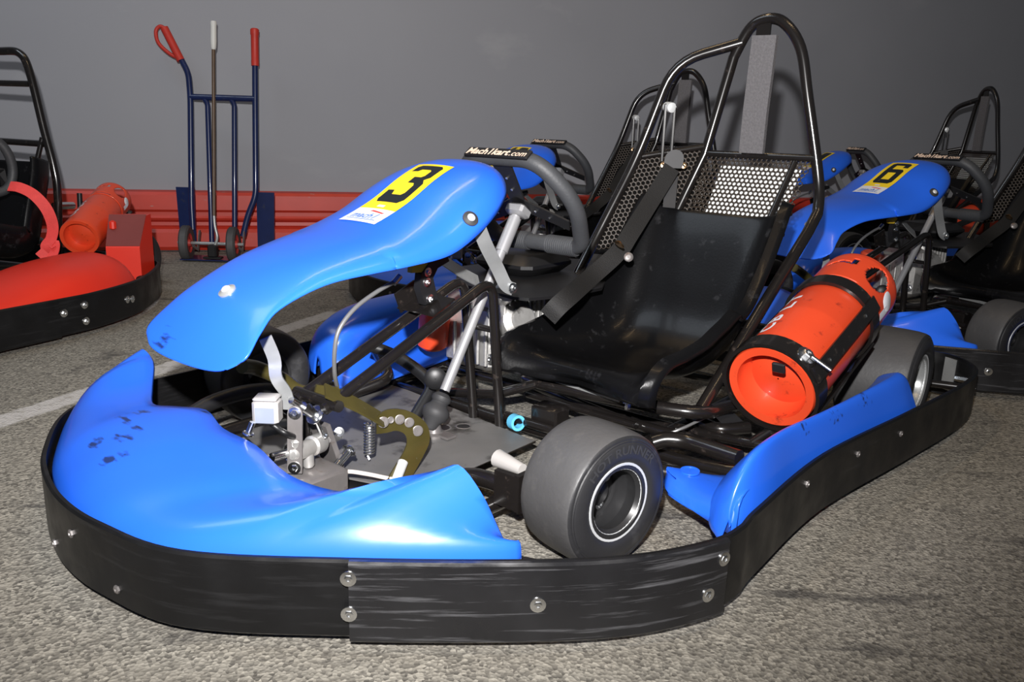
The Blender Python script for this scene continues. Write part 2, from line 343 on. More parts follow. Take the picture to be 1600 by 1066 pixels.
# ------------------------------------------------------------------ the hall: floor, wall, guard rail
def floor_mat():
    m = bpy.data.materials.new('asphalt_floor'); m.use_nodes = True
    nt = m.node_tree; N = nt.nodes; L = nt.links; b = N['Principled BSDF']; b.inputs['Roughness'].default_value = 0.82
    b.inputs['Specular IOR Level'].default_value = 0.35
    tc = N.new('ShaderNodeTexCoord')
    def noise(sc, det=5, rough=0.6):
        n = N.new('ShaderNodeTexNoise'); n.inputs['Scale'].default_value = sc; n.inputs['Detail'].default_value = det; n.inputs['Roughness'].default_value = rough
        L.new(tc.outputs['Object'], n.inputs['Vector']); return n
    def rng(src, a, c, lo=0.0, hi=1.0):
        r = N.new('ShaderNodeMapRange'); r.inputs['From Min'].default_value = a; r.inputs['From Max'].default_value = c
        r.inputs['To Min'].default_value = lo; r.inputs['To Max'].default_value = hi; L.new(src, r.inputs['Value']); return r.outputs['Result']
    def mix(f, a, bb):
        x = N.new('ShaderNodeMix'); x.data_type = 'RGBA'; L.new(f, x.inputs['Factor'])
        for k, q in (('A', a), ('B', bb)):
            if isinstance(q, tuple): x.inputs[k].default_value = (*q, 1)
            else: L.new(q, x.inputs[k])
        return x.outputs['Result']
    v = N.new('ShaderNodeTexVoronoi'); v.inputs['Scale'].default_value = 165; L.new(tc.outputs['Object'], v.inputs['Vector'])
    sep = N.new('ShaderNodeSeparateColor'); L.new(v.outputs['Color'], sep.inputs[0])
    stone = mix(rng(sep.outputs[0], 0.0, 1.0), (0.028, 0.026, 0.024), (0.47, 0.44, 0.375))
    base = mix(rng(noise(1.3, 6).outputs['Fac'], 0.3, 0.75), (0.165, 0.152, 0.130), (0.275, 0.255, 0.215))
    col = mix(rng(noise(14).outputs['Fac'], 0.25, 0.75, 0.25, 0.70), stone, base)
    grime = mix(rng(noise(3.2, 7, 0.7).outputs['Fac'], 0.60, 0.70, 0, 0.7), col, (0.045, 0.042, 0.042))
    mp = N.new('ShaderNodeMapping'); mp.inputs['Scale'].default_value = (2.2, 12, 1); mp.inputs['Rotation'].default_value = (0, 0, 0.5); L.new(tc.outputs['Object'], mp.inputs['Vector'])
    n5 = N.new('ShaderNodeTexNoise'); n5.inputs['Scale'].default_value = 1.0; n5.inputs['Detail'].default_value = 6; L.new(mp.outputs[0], n5.inputs['Vector'])
    grime = mix(rng(n5.outputs['Fac'], 0.62, 0.70, 0, 0.75), grime, (0.05, 0.047, 0.046))
    # worn painted line on the ground
    line = N.new('ShaderNodeMapping'); line.vector_type = 'POINT'; line.inputs['Location'].default_value = LINE_LOC; line.inputs['Rotation'].default_value = (0, 0, LINE_ROT)
    L.new(tc.outputs['Object'], line.inputs['Vector'])
    sx = N.new('ShaderNodeSeparateXYZ'); L.new(line.outputs[0], sx.inputs[0])
    ab = N.new('ShaderNodeMath'); ab.operation = 'ABSOLUTE'; L.new(sx.outputs['Y'], ab.inputs[0])
    e = N.new('ShaderNodeMath'); e.operation = 'MULTIPLY_ADD'; L.new(noise(40).outputs['Fac'], e.inputs[0]); e.inputs[1].default_value = 0.03; L.new(ab.outputs[0], e.inputs[2])
    inside = rng(e.outputs[0], 0.052, 0.062, 1, 0)
    xe = rng(sx.outputs['X'], 1.0, 1.05, 1, 0)
    mu = N.new('ShaderNodeMath'); mu.operation = 'MULTIPLY'; L.new(inside, mu.inputs[0]); L.new(xe, mu.inputs[1])
    wear = rng(noise(22, 7, 0.7).outputs['Fac'], 0.34, 0.48, 0.25, 0.95)
    mu2 = N.new('ShaderNodeMath'); mu2.operation = 'MULTIPLY'; L.new(mu.outputs[0], mu2.inputs[0]); L.new(wear, mu2.inputs[1])
    fin = mix(mu2.outputs[0], grime, (0.52, 0.50, 0.48))
    L.new(fin, b.inputs['Base Color'])
    bp = N.new('ShaderNodeBump'); bp.inputs['Strength'].default_value = 0.55; bp.inputs['Distance'].default_value = 0.004
    L.new(v.outputs['Distance'], bp.inputs['Height']); L.new(bp.outputs['Normal'], b.inputs['Normal'])
    return m
_a = V(*(-1.362, 1.938, 0)); _b = V(*(-1.21, 2.309, 0))
LINE_ROT = -math.atan2(_b.y - _a.y, _b.x - _a.x)
_q = Matrix.Rotation(LINE_ROT, 3, 'Z') @ _a
LINE_LOC = (-_q.x - 0.6, -_q.y, 0)
fl = MB(); fl.box((0.8, 2.6, -0.05), (12.4, 9.4, 0.1)); struct(fl.build('floor', floor_mat()))

WALL_O = V(-1.40, 5.06, 0); WALL_YAW = R(14.5)
WX = V(math.cos(WALL_YAW), math.sin(WALL_YAW), 0); WN = V(math.sin(WALL_YAW), -math.cos(WALL_YAW), 0)   # along the wall, out of the wall
m_wall = mat('painted_wall', (0.278, 0.284, 0.310), 0.62, var=0.10, vscale=1.2, bump=0.03, bscale=14, col2=(0.33, 0.335, 0.355), c2lo=0.60, c2hi=0.78, c2scale=(1.2, 1.2, 2.2), rvar=0.08)
wl = MB(); wl.box(WALL_O + WX * 1.6 - WN * 0.16 + V(0, 0, 1.5), (12.0, 0.16, 3.1), WX, -WN, (0, 0, 1)); struct(wl.build('wall_back', m_wall))
m_rail = mat('red_rail_paint', (0.52, 0.036, 0.018), 0.45, var=0.2, vscale=7, bump=0.08, bscale=20, col2=(0.34, 0.22, 0.19), c2lo=0.66, c2hi=0.72, c2scale=(14, 14, 40))
# W-profile crash barrier bolted along the foot of the wall
pro = [(0.0, 0.0), (0.045, 0.008), (0.060, 0.03), (0.060, 0.115), (0.048, 0.135), (0.012, 0.152), (0.010, 0.172), (0.046, 0.188), (0.052, 0.20), (0.046, 0.212), (0.046, 0.235), (0.062, 0.25), (0.062, 0.335), (0.05, 0.352), (0.0, 0.36)]
rl = MB(); rings = []
for t in (-4.4, -2.9, -1.4, 0.1, 1.6, 3.1, 4.6, 6.1, 7.5):
    rings.append([WALL_O + WX * t - WN * 0.078 + WN * p[0] + V(0, 0, p[1] + 0.002) for p in pro])
rl.quadstrip(rings, False, False); rl.poly(rings[0]); rl.poly(rings[-1], 0, True)
rail = rl.build('trim_1', m_rail, sharp=25); struct(rail)

# ------------------------------------------------------------------ go-kart (local frame: nose tip of the bumper at x = 0, forward +x, driver's left +y)
CONT = [(-2.08, -.35), (-2.0, -.56), (-1.92, -.66), (-1.5, -.71), (-1.1, -.655), (-.71, -.605), (-.42, -.585), (-.279, -.548), (-.178, -.473), (-.083, -.315), (-.035, -.20), (-.004, -.06), (-.005, .08), (-.045, .255), (-.20, .46), (-.388, .67), (-.508, .775), (-.63, .838), (-.71, .852), (-.80, .845), (-1.14, .84), (-1.56, .895), (-1.905, .937), (-2.10, .935), (-2.20, .892), (-2.255, .81), (-2.225, .68), (-2.15, .45), (-2.10, .1)]
CP = cr([(a, b, 0) for a, b in CONT], 8, True)
def cnormal(i, P=CP):
    t = (P[(i + 1) % len(P)] - P[i - 1]).normalized(); return V(t.y, -t.x, 0) * -1.0
if cnormal(12 * 8).x < 0:
    _cn = cnormal
    def cnormal(i, P=CP): return -_cn(i, P)
def near_i(p, P=CP):
    return min(range(len(P)), key=lambda i: (P[i] - V(p[0], p[1], 0)).length)
def band(mb, idx, off, th, z0, z1, closed=False, CP=CP):
    rings = []
    for i in idx:
        i %= len(CP); n = cnormal(i, CP); a = CP[i] + n * off; b = CP[i] + n * (off - th)
        c = 0.004
        rings.append([a + V(0, 0, z0 + c), a + V(0, 0, z1 - c), a - n * c + V(0, 0, z1), b + V(0, 0, z1), b + V(0, 0, z0), a - n * c + V(0, 0, z0)])
    mb.quadstrip(rings, True, closed)
    if not closed: mb.poly(rings[0], 0, True); mb.poly(rings[-1])
FST = [(-.207, .360, .128, -.014), (-.224, .386, .160, -.008), (-.262, .434, .150, .004), (-.308, .474, .140, .012), (-.40, .522, .148, .028), (-.50, .552, .170, .044), (-.60, .576, .188, .060), (-.70, .616, .198, .086), (-.785, .664, .198, .096), (-.85, .692, .186, .090), (-.905, .704, .162, .076), (-.945, .702, .132, .062)]
FSP = cr([(q[0], q[1], 0) for q in FST], 6); FSQ = cr([(q[2], q[3], 0) for q in FST], 6)
def fair(t, v, lift=0.0):
    """point of the front fairing: t 0..1 tip to rear, v -1..1 across"""
    n = len(FSP) - 1; f = max(0, min(n - 1e-6, t * n)); i = int(f); k = f - i
    a = FSP[i].lerp(FSP[i + 1], k); q = FSQ[i].lerp(FSQ[i + 1], k)
    s = math.sin(v * math.pi / 2 * 0.92) / math.sin(math.pi / 2 * 0.92)
    p = V(a.x + 0.012 * (abs(v) ** 2) * (1 if t > 0.5 else -1), q.x * s, a.y - q.y * abs(v) ** 2.2)
    if lift:
        e = 1e-3; du = fair(min(1, t + e), v) - fair(max(0, t - e), v); dv = fair(t, min(1, v + e)) - fair(t, max(-1, v - e))
        nn = du.cross(dv)
        if nn.z < 0: nn = -nn
        p = p + nn.normalized() * lift
    return p
def fair_t(x):
    n = len(FSP) - 1
    return min(range(n * 4 + 1), key=lambda i: abs((FSP[min(n, i // 4)].lerp(FSP[min(n, i // 4 + 1)], (i % 4) / 4)).x - x)) / (n * 4)

DIG = {
 '3': [[(0, .80), (0, .93), (.08, 1), (.72, 1), (.82, .92), (.82, .60), (.72, .52), (.82, .44), (.82, .08), (.72, 0), (.08, 0), (0, .07), (0, .26), (.20, .26), (.26, .17), (.54, .17), (.60, .22), (.60, .38), (.54, .43), (.34, .43), (.34, .58), (.54, .58), (.60, .63), (.60, .78), (.54, .83), (.26, .83), (.20, .76), (0, .76)]],
 '6': [[(0, .08), (0, .92), (.1, 1), (.24, 1), (.24, 0), (.1, 0)], [(.24, 1), (.72, 1), (.82, .92), (.82, .83), (.24, .83)], [(.60, .83), (.82, .83), (.82, .70), (.60, .70)], [(.24, .60), (.72, .60), (.82, .52), (.82, .44), (.24, .44)], [(.58, .44), (.82, .44), (.82, .16), (.58, .16)], [(.24, .16), (.82, .16), (.82, .08), (.72, 0), (.24, 0)]],
 '1': [[(.30, 0), (.54, 0), (.54, 1), (.30, 1), (.10, .86), (.10, .70), (.30, .80)]],
 '2': [[(0, 0), (.82, 0), (.82, .18), (.26, .18), (.26, .24), (.76, .50), (.82, .58), (.82, .92), (.72, 1), (.10, 1), (0, .92), (0, .70), (.22, .70), (.22, .78), (.28, .83), (.54, .83), (.60, .78), (.60, .62), (.54, .55), (.06, .32), (0, .24)]],
}
def number_sticker(digits, parent):
    """yellow race number with the white maker's strip below, lying on the fairing"""
    mb = MB(); x0, x1 = -.612, -.848
    t0, t1 = fair_t(x0), fair_t(x1)
    tw = 0.30
    # along u: 0 at the lower (front) end .. 1 at the rear end; across a: -1..1 in sticker half-width
    def fn(lift):
        def g(a, u):
            t = t0 + (t1 - t0) * u
            hw = 0.055
            n = len(FSQ) - 1; f = min(n - 1e-6, t * n); wq = FSQ[int(f)].x
            s = a * hw / wq
            v = math.asin(max(-1, min(1, s * math.sin(math.pi / 2 * 0.92)))) / (math.pi / 2 * 0.92)
            return fair(t, v, lift)
        return g
    g0 = fn(0.0042)
    for mi, u0, u1 in ((1, 0.0, 0.20), (0, 0.20, 1.0)):
        mb.grid([[g0(-1 + 2 * i / 10, u0 + (u1 - u0) * j / 14) for i in range(11)] for j in range(15)], mi)
    g1 = fn(0.0048); nd = len(digits)
    for k, d in enumerate(digits):
        wd = 1.42 if nd == 1 else 0.86; ox = -0.71 if nd == 1 else -0.90 + k * 0.96
        for pl in DIG[d]:
            P = [(ox + x / 0.82 * wd, 0.30 + y * 0.64) for x, y in pl]
            add_flat(mb, P, [tuple(range(len(P)))], g1, 2, 3)
    g2 = fn(0.0049)
    vs, fs, ww, hh = text_mesh('mach1', 1.0, 0.25, 0.02)
    add_flat(mb, [(-0.72 + x / ww * 1.32, 0.055 + y / hh * 0.075) for x, y in vs], fs, g2, 3, 0)
    add_flat(mb, [(-0.15, 0.158), (0.62, 0.138), (0.70, 0.150), (-0.02, 0.172)], [(0, 1, 2, 3)], g2, 4, 1)
    add_flat(mb, [(-0.80, 0.046), (-0.1, 0.042), (0.75, 0.050), (0.75, 0.040), (-0.1, 0.034), (-0.80, 0.040)], [(0, 1, 2, 3, 4, 5)], g2, 3, 1)
    add_flat(mb, [(-0.16, 0.225), (0.22, 0.222), (0.22, 0.250), (-0.16, 0.253)], [(0, 1, 2, 3)], g2, 1, 1)
    o = mb.build('number_sticker', [M_yellow, M_white, M_digit, M_lblue, M_lred], parent)
    o['label'] = 'yellow sticker with black number ' + digits
    return o

def wheel(parent, x, y, r, wdt, side, steer=0.0, chrome=False):
    """tire and rim; side +1 = outer face towards +y"""
    ax = V(-math.sin(steer), math.cos(steer), 0) * side
    o = V(x, y, r + 0.003)
    h = wdt / 2; ri = r * 0.52
    t = MB()
    t.lathe([(ri, -h * .80), (ri + .006, -h * .86), (r * .74, -h * .98), (r * .90, -h * .95), (r * .955, -h * .88)], o, ax, 56, 1)
    t.lathe([(r * .955, -h * .88), (r * .97, -h * .84), (r * .99, -h * .66), (r, -h * .3), (r, h * .3), (r * .99, h * .66), (r * .97, h * .84), (r * .955, h * .89)], o, ax, 56, 0)
    t.lathe([(r * .955, h * .89), (r * .945, h * .915), (r * .91, h * .945), (r * .90, h * .938), (r * .885, h * .965), (r * .87, h * .955), (r * .845, h * .985), (r * .70, h * 1.0), (r * .63, h * .985), (ri + .006, h * .90), (ri, h * .84)], o, ax, 56, 1)
    ty = t.build('tire', [M_rubber, M_side], parent, sharp=50)
    m = MB()
    m.lathe([(ri + .004, -h * .86), (ri - .004, -h * .84), (ri - .006, -h * .3), (ri * .80, -h * .1), (ri * .80, h * .2), (ri - .008, h * .45), (ri - .004, h * .80), (ri + .006, h * .90), (ri + .004, h * .94), (ri - .004, h * .93), (ri - .012, h * .78), (ri * .88, h * .45), (ri * .78, -h * .02), (ri * .40, -h * .05), (ri * .36, h * .22), (ri * .28, h * .26), (0.002, h * .26)], o, ax, 40)
    u, v2, n = frame(ax)
    rm = m.build('rim', M_steel if chrome else M_well, parent)
    m = MB(); m.lathe([(ri - .0085, h * .80), (ri - .006, h * .90), (ri + .003, h * .94), (ri + .007, h * .945), (ri + .0075, h * .93)], o, ax, 44); m.build('rim_lip', M_zinc, rm)
    for k in range(3 if chrome else 4):
        a = 2 * math.pi * k / (3 if chrome else 4) + 0.5
        b = MB(); b.bolt(o + ax * (h * -.02) + (u * math.cos(a) + v2 * math.sin(a)) * ri * .58, ax, 0.006, 0.006); b.build('wheel_nut', M_chrome, rm)
    return ty

SEATP = [(-1.075, .172), (-1.085, .205), (-1.12, .222), (-1.19, .205), (-1.29, .182), (-1.41, .180), (-1.50, .205), (-1.565, .27), (-1.62, .37), (-1.675, .475), (-1.715, .545), (-1.725, .557)]
def seat_mesh():
    P = cr([(a, 0, b) for a, b in SEATP], 5); n = len(P); g = []
    for i, p in enumerate(P):
        t = (P[min(i + 1, n - 1)] - P[max(i - 1, 0)]).normalized(); nn = V(t.z, 0, -t.x)
        if nn.z < 0 and i < n * .5 or (i >= n * .5 and nn.x < 0): nn = -nn
        k = i / (n - 1)
        yc = 0.238 + 0.03 * k
        hw = 0.205 + 0.016 * math.sin(k * math.pi)
        # side wall height: thigh wings in front, deep hip in the middle, slim at the top
        wall = 0.035 + 0.12 * math.exp(-((k - .50) / .22) ** 2) + 0.028 * k
        lobe = 0.026 * max(0, 1 - k * 4.0)
        row = []
        for j in range(-14, 15):
            v = j / 14.0; a = abs(v)
            lat = hw * (math.sin(min(a / 0.86, 1) * math.pi / 2) if a < .86 else 1 + (a - .86) * 0.9)
            up = wall * max(0, (a - .25) / .61) ** 2.2 if a < .86 else wall - (a - .86) * 0.10
            dome = -lobe * math.cos(v * math.pi * 1.55) * (1 if a < .8 else .3)
            q = p + nn * (up + dome * (0 if i < 2 else 1)); q.y = yc + lat * (1 if v > 0 else -1)
            if k < 0.12: q.x -= 0.035 * (1 - abs(math.sin(v * math.pi * .9))) * (1 - k / .12)
            row.append(q)
        g.append(row)
    return g
def hexmesh(mb, O, X, Y, poly, pitch=0.0145, hole=0.0052):
    """perforated sheet in the plane O + aX + bY clipped (by whole cells) to poly"""
    def inside(a, b):
        c = False; n = len(poly)
        for i in range(n):
            x1, y1 = poly[i]; x2, y2 = poly[(i + 1) % n]
            if (y1 > b) != (y2 > b) and a < (x2 - x1) * (b - y1) / (y2 - y1) + x1: c = not c
        return c
    xs = [p[0] for p in poly]; ys = [p[1] for p in poly]; dy = pitch * math.sqrt(3) / 2; r = pitch / math.sqrt(3)
    b = min(ys); row = 0
    while b < max(ys):
        a = min(xs) + (pitch / 2 if row % 2 else 0)
        while a < max(xs):
            if inside(a, b):
                base = len(mb.v)
                for rr, m in ((r, 1), (hole, 1)):
                    for k in range(12):
                        an = math.pi / 6 * k + math.pi / 6
                        rad = rr if rr == hole or k % 2 == 0 else rr * math.cos(math.pi / 6)
                        p = O + X * (a + rad * math.cos(an)) + Y * (b + rad * math.sin(an)); mb.v.append(tuple(p))
                for k in range(12):
                    k2 = (k + 1) % 12; mb.f.append((base + k, base + k2, base + 12 + k2, base + 12 + k)); mb.m.append(0)
            a += pitch
        b += dy; row += 1

def make_kart():
    root = thing('go_kart', 'blue go-kart with yellow number 3 on its nose, nearest in the foreground', 'go-kart', KART_O, KART_R, 'blue go-karts')
    n8 = 8
    # --- bumper band, overlapping front plate, bolts
    mb = MB(); band(mb, range(len(CP)), 0.0, 0.010, 0.020, 0.150, True); bd = mb.build('bumper_band', M_band, root, sharp=30)
    i0 = near_i((-0.209, 0.45, 0.085)); i1 = near_i((-0.652, 0.838, 0.08))
    mb = MB(); band(mb, range(i0, i1 + 1), 0.011, 0.010, 0.018, 0.153); pl = mb.build('bumper_plate', M_plate, root, sharp=30); pl['label'] = 'scratched grey-black overlapping plate'
    for p, par, off in (((-0.21, 0.448, 0.127), pl, .011), ((-0.198, 0.462, 0.068), pl, .011), ((-0.39, 0.669, 0.085), pl, .011), ((-0.65, 0.824, 0.122), pl, .011), ((-0.622, 0.832, 0.065), pl, .011), ((-0.016, 0.111, 0.05), bd, 0), ((-0.006, -0.008, 0.105), bd, 0), ((-0.008, -0.114, 0.045), bd, 0), ((-1.061, 0.81, 0.115), bd, 0), ((-1.282, 0.846, 0.11), bd, 0), ((-1.508, 0.882, 0.107), bd, 0)):
        i = near_i(p); mb = MB(); mb.bolt(CP[i] + cnormal(i) * off + V(0, 0, p[2]), cnormal(i), 0.0072, 0.004, par is pl); mb.build('bolt', M_chrome if par is pl else M_rawsteel, par)
    # --- lower nose cone
    T = [(-.405, -.590, .125), (-.400, -.570, .16), (-.395, -.54, .215), (-.389, -.505, .252), (-.385, -.455, .235), (-.335, -.37, .205), (-.285, -.27, .20), (-.29, -.19, .212), (-.312, -.11, .218), (-.287, -.01, .212), (-.292, .09, .203), (-.272, .21, .190), (-.296, .302, .180), (-.333, .388, .192), (-.388, .452, .222), (-.395, .495, .252), (-.405, .535, .215), (-.414, .565, .16), (-.419, .585, .125)]
    T = cr(T, 4); g = []; nT = len(T)
    for i, t in enumerate(T):
        k = i / (nT - 1)
        # matching point on the bumper line: fraction of the way round the front of the band
        ia = near_i((-.42, -.585)); ib = near_i((-.42, .70))
        kk = ia + (ib - ia) * k
        a = CP[int(kk)].lerp(CP[int(kk) + 1], kk - int(kk)); n = cnormal(int(kk))
        B = a - n * 0.017 + V(0, 0, 0.112)
        if k > 0.86: B = B.lerp(V(-.419, .60, .112), ((k - .86) / .14) ** 1.4)
        if k < 0.10: B = B.lerp(V(-.405, -.565, .112), 1 - k / .10)
        d = (t - B); L = math.hypot(d.x, d.y)
        c1 = B + V(0, 0, 0.058 + 0.03 * min(1, abs(k - .5) * 2)) + V(d.x, d.y, 0) * 0.02
        c2 = t - V(d.x, d.y, 0) * 0.45 + V(0, 0, 0.012 if .2 < k < .8 else -0.03)
        g.append([bez(B, c1, c2, t, s / 12) for s in range(13)] + [t + V(-.004, 0, -.006)])
    mb = MB(); mb.grid(g); nose = mb.build('nose_cone', M_nose, root, solid=0.004, sharp=60); nose['label'] = 'scuffed blue lower nose cone'
    # --- upper front fairing
    mb = MB(); nt = 66; mb.grid([[fair(i / nt, -1 + 2 * j / 26) for j in range(27)] for i in range(nt + 1)])
    fr = mb.build('front_fairing', M_fair, root, solid=0.004, sharp=60)
    number_sticker('3', fr)['only'] = 1
    for t, v in ((fair_t(-.308), 0.0), (fair_t(-.765), .80)):
        p = fair(t, v, .003); q = fair(t, v, .01); mb = MB(); mb.lathe([(.017, -.002), (.017, .0015), (.012, .003), (.009, .005), (.006, .0065)], p, q - p, 24, 0, False, True); mb.build('fairing_bolt', [M_boot if v else M_steel][0], fr); mb = MB(); mb.lathe([(.009, .003), (.0085, .006), (.005, .009), (.0005, .0095)], p, q - p, 20); mb.build('bolt_head', M_zinc, fr)
    # --- fairing brackets
    def strap(name, pts, w, ups, m=M_steel, par=root, th=.0035):
        mb = MB(); mb.ribbon(cr(pts, 5), w, th, ups); return mb.build(name, m, par, sharp=50)
    st = strap('fairing_bracket', [(-0.784, 0.185, 0.577), (-0.827, 0.17, 0.532), (-0.891, 0.15, 0.473), (-0.926, 0.145, 0.432), (-0.954, 0.145, 0.418)], .030, (.78, .60, .2))
    mb = MB(); mb.bolt((-0.943, 0.152, 0.423), (.2, 1, .2), .007, .008); mb.build('bolt', M_chrome, st)
    strap('fairing_bracket', [(-0.844, 0, 0.492), (-0.953, -0.02, 0.437), (-1.031, -0.03, 0.402)], .034, (.7, .5, .6))
    strap('nose_bracket', [(-0.349, 0.05, 0.39), (-0.369, 0.045, 0.346), (-0.376, 0.04, 0.305), (-0.4, 0.035, 0.267), (-0.409, 0.03, 0.231)], [.016, .018, .022, .026, .026] and .024, [V(.5, .8, .2)] * 8 + [V(.7, .5, .3)] * 13)
    # --- steering column, boot, wheel
    c0 = V(-.845, 0, .098); c1 = V(-1.140, 0, .572)
    mb = MB(); mb.tube([c0.lerp(c1, .12), c0.lerp(c1, .98)], .0125, seg=16)
    mb.tube([c0.lerp(c1, .80), c0.lerp(c1, .97)], .0165, seg=16)
    col = mb.build('steering_column', M_silver, root)
    ax = (c1 - c0).normalized()
    for k in range(5):
        mb = MB(); mb.bolt(c0.lerp(c1, .82 + .034 * k) + frame(ax)[1] * .0155 * -1, frame(ax)[1] * -1, .0035, .003, False); mb.build('set_screw', M_rawsteel, col)
    mb = MB(); mb.lathe([(.012, -.03), (.016, -.025), (.020, -.01), (.030, 0), (.034, .012), (.033, .022), (.022, .034), (.020, .040), (.024, .046), (.024, .054), (.019, .060), (.0135, .064)], c0 - ax * .004, ax, 24); mb.build('column_boot', M_boot, root)
    mb = MB(); mb.lathe([(.030, 0), (.030, .006), (.020, .010), (.014, .03)], V(c0.x, c0.y, .05), (0, 0, 1), 20, 0, True, True); mb.box(V(c0.x - .005, .03, .056), (.03, .05, .006)); mb.build('column_bearing', M_rawsteel, root)
    wc = V(-1.150, 0.0, .600); e1 = V(0, 1, 0); e2 = V(.60, 0, .80).normalized(); wn = e1.cross(e2) * -1
    if wn.x > 0: wn = -wn
    def wp(a, b, c=0.0): return wc + e1 * a + e2 * b + wn * c
    sw = MB(); ring = fillet([wp(*q) for q in ((0, .136), (.108, .136), (.180, .015), (.142, -.14), (.06, -.14), (0, -.14))], .07, 8)
    full = ring + [p - e1 * (2 * (p - wc).dot(e1)) for p in reversed(ring[1:-1])]
    sw.tube(full, .0205, seg=16, closed=True)
    whl = sw.build('steering_wheel', M_grip, root)
    mb = MB(); mb.box(wp(0, .1515, -.004), (.200, .010, .032), e1, e2, wn, .003); pad = mb.build('wheel_badge', M_black, whl)
    mb = MB(); vs, fs, ww, hh = text_mesh('Mach1kart', 1.0, .18, .03); vs2, fs2, w2, h2 = text_mesh('.com', 1.0, .18, .01)
    add_flat(mb, [(x / ww * .136, y / hh * .023) for x, y in vs], fs, lambda a, b: wp(-.094 + a, .1569, -.016 + b), 0, 0)
    add_flat(mb, [(x / w2 * .050, y / h2 * .013) for x, y in vs2], fs2, lambda a, b: wp(.044 + a, .1569, -.016 + b), 0, 0)
    lt = mb.build('wheel_lettering', M_gold, whl); lt['label'] = 'pale gold lettering'
    for s in (1, -1):
        mb = MB(); mb.tube([wp(.125 * s, -.14), wp(.03 * s, -.14)], .0235, seg=16)
        for k in range(14): mb.lathe([(.0225, -.002), (.0250, 0), (.0225, .002)], wp((.122 - k * .0066) * s, -.14), e1, 16)
        mb.build('grip', M_grip, whl)
    for pts in ([(-.022, 0), (.022, 0), (.030, .13), (-.030, .13)], [(0, .022), (0, -.022), (.13, -.075), (.14, -.045)], [(0, .022), (0, -.022), (-.13, -.075), (-.14, -.045)]):
        mb = MB(); mb.prism(pts, .005, wp(0, 0, -.006), e1, e2); sp = mb.build('spoke', M_black, whl)
        a = sum(p[0] for p in pts) / 4; b = sum(p[1] for p in pts) / 4
        for k in (.7, 1.25):
            mb = MB(); mb.bolt(wp(a * k, b * k, -.009), -wn, .004, .003, False); mb.build('bolt', M_chrome, whl)
    mb = MB(); mb.box(c1 + ax * .004, (.056, .046, .028), e1, ax.cross(e1), ax, .006); mb.build('hub', M_silver, whl)
    # --- bridge tubes over the driver's legs, with the two posts
    br = MB()
    for y0, z1 in ((.07, .43), (-.02, .423)):
        br.tube([V(-.47, y0 - .01, .222), V(-.965, y0, z1), V(-1.01, y0, .05)], .0125, .05)
    br.tube([V(-.985, -.02, .30), V(-.985, .07, .30)], .008); br.tube([V(-.485, -.05, .232), V(-.485, .09, .232)], .012); br.tube([V(-.50, -.045, .232), V(-.52, -.06, .05)], .012)
    br.build('bridge_frame', M_frame, root)
    # --- brake lever with cable on the bridge
    mb = MB(); mb.box(V(-.79, .025, .388), (.075, .115, .004), V(.92, 0, -.38).normalized(), (0, 1, 0), V(.38, 0, .92).normalized()); mb.box(V(-.775, -.02, .40), (.065, .004, .05), V(.92, 0, -.38).normalized(), (0, 1, 0), V(.38, 0, .92).normalized()); mb.build('lever_mount', M_frame, root)
    lev = MB(); A = V(-.785, .035, .395); ang = V(.20, 0, .98)
    lev.prism([(q * 1.3, w * 1.15) for q, w in [(-.018, 0), (.014, 0), (.020, .035), (.012, .062), (-.018, .082), (-.055, .078), (-.058, .064), (-.028, .060), (-.014, .045)]], -.020, A, V(.98, 0, -.2), ang); lv = lev.build('choke_lever', M_black, root)
    for q in ((.0, .008), (-.002, .048), (.004, .070)):
        mb = MB(); mb.bolt(A + V(.98, 0, -.2) * q[0] * -1 + ang * q[1] + V(0, .010, 0), (0, 1, 0), .0065, .006); mb.build('bolt', M_chrome, lv)
    mb = MB(); mb.prism([(-.04, .082), (.02, .066), (.024, .078), (.0, .098), (-.036, .096)], .014, A, V(-.98, 0, .2), ang); y = mb.build('yellow_tab', M_yplas, lv); y['label'] = 'yellow lever tab'
    mb = MB(); mb.lathe([(.007, -.012), (.007, .012)], (-0.696, 0.03, 0.455), (-0.673, 0.035, 0.452) and (.6, .05, -.4), 12, 0, True, True); mb.build('cable_end', M_chrome, lv)
    mb = MB(); mb.tube(cr([(-0.693, 0.03, 0.452), (-0.637, 0.035, 0.438), (-0.571, 0.04, 0.412), (-0.529, 0.04, 0.374), (-0.52, 0.035, 0.328), (-0.531, 0.02, 0.275), (-0.553, 0, 0.238)], 6), .0048, seg=10); mb.build('lever_cable', M_gcable, root)
    mb = MB(); mb.tube([V(*(-0.905, -0.3, 0.207)), V(*(-0.946, -0.24, 0.183)), V(*(-0.951, -0.16, 0.156)), V(*(-0.945, -0.1, 0.132)), V(-.86, -.09, .06)], .016, .05); mb.lathe([(.001, 0), (.026, 0), (.028, .006), (.028, .016), (.020, .022), (.001, .022)], (-0.919, -0.07, 0.165), (.7, .7, .1), 24); mb.build('bent_side_tube', M_black, root)
    # --- pedals
    out = cr([(-0.573, 0.1, 0.19), (-0.597, 0.1, 0.2), (-0.636, 0.105, 0.194), (-0.677, 0.11, 0.172), (-0.705, 0.115, 0.142), (-0.708, 0.12, 0.107), (-0.677, 0.13, 0.08), (-0.624, 0.145, 0.047)], 4)
    inn = cr([(-0.572, 0.1, 0.154), (-0.599, 0.1, 0.149), (-0.622, 0.105, 0.149), (-0.641, 0.11, 0.138), (-0.645, 0.115, 0.122), (-0.633, 0.12, 0.105), (-0.602, 0.13, 0.088), (-0.559, 0.145, 0.068)], 4)
    pn = V(.45, .88, .15).normalized(); rings = []
    for a, b in zip(out, inn): rings.append([a + pn * .003, b + pn * .003, b - pn * .003, a - pn * .003])
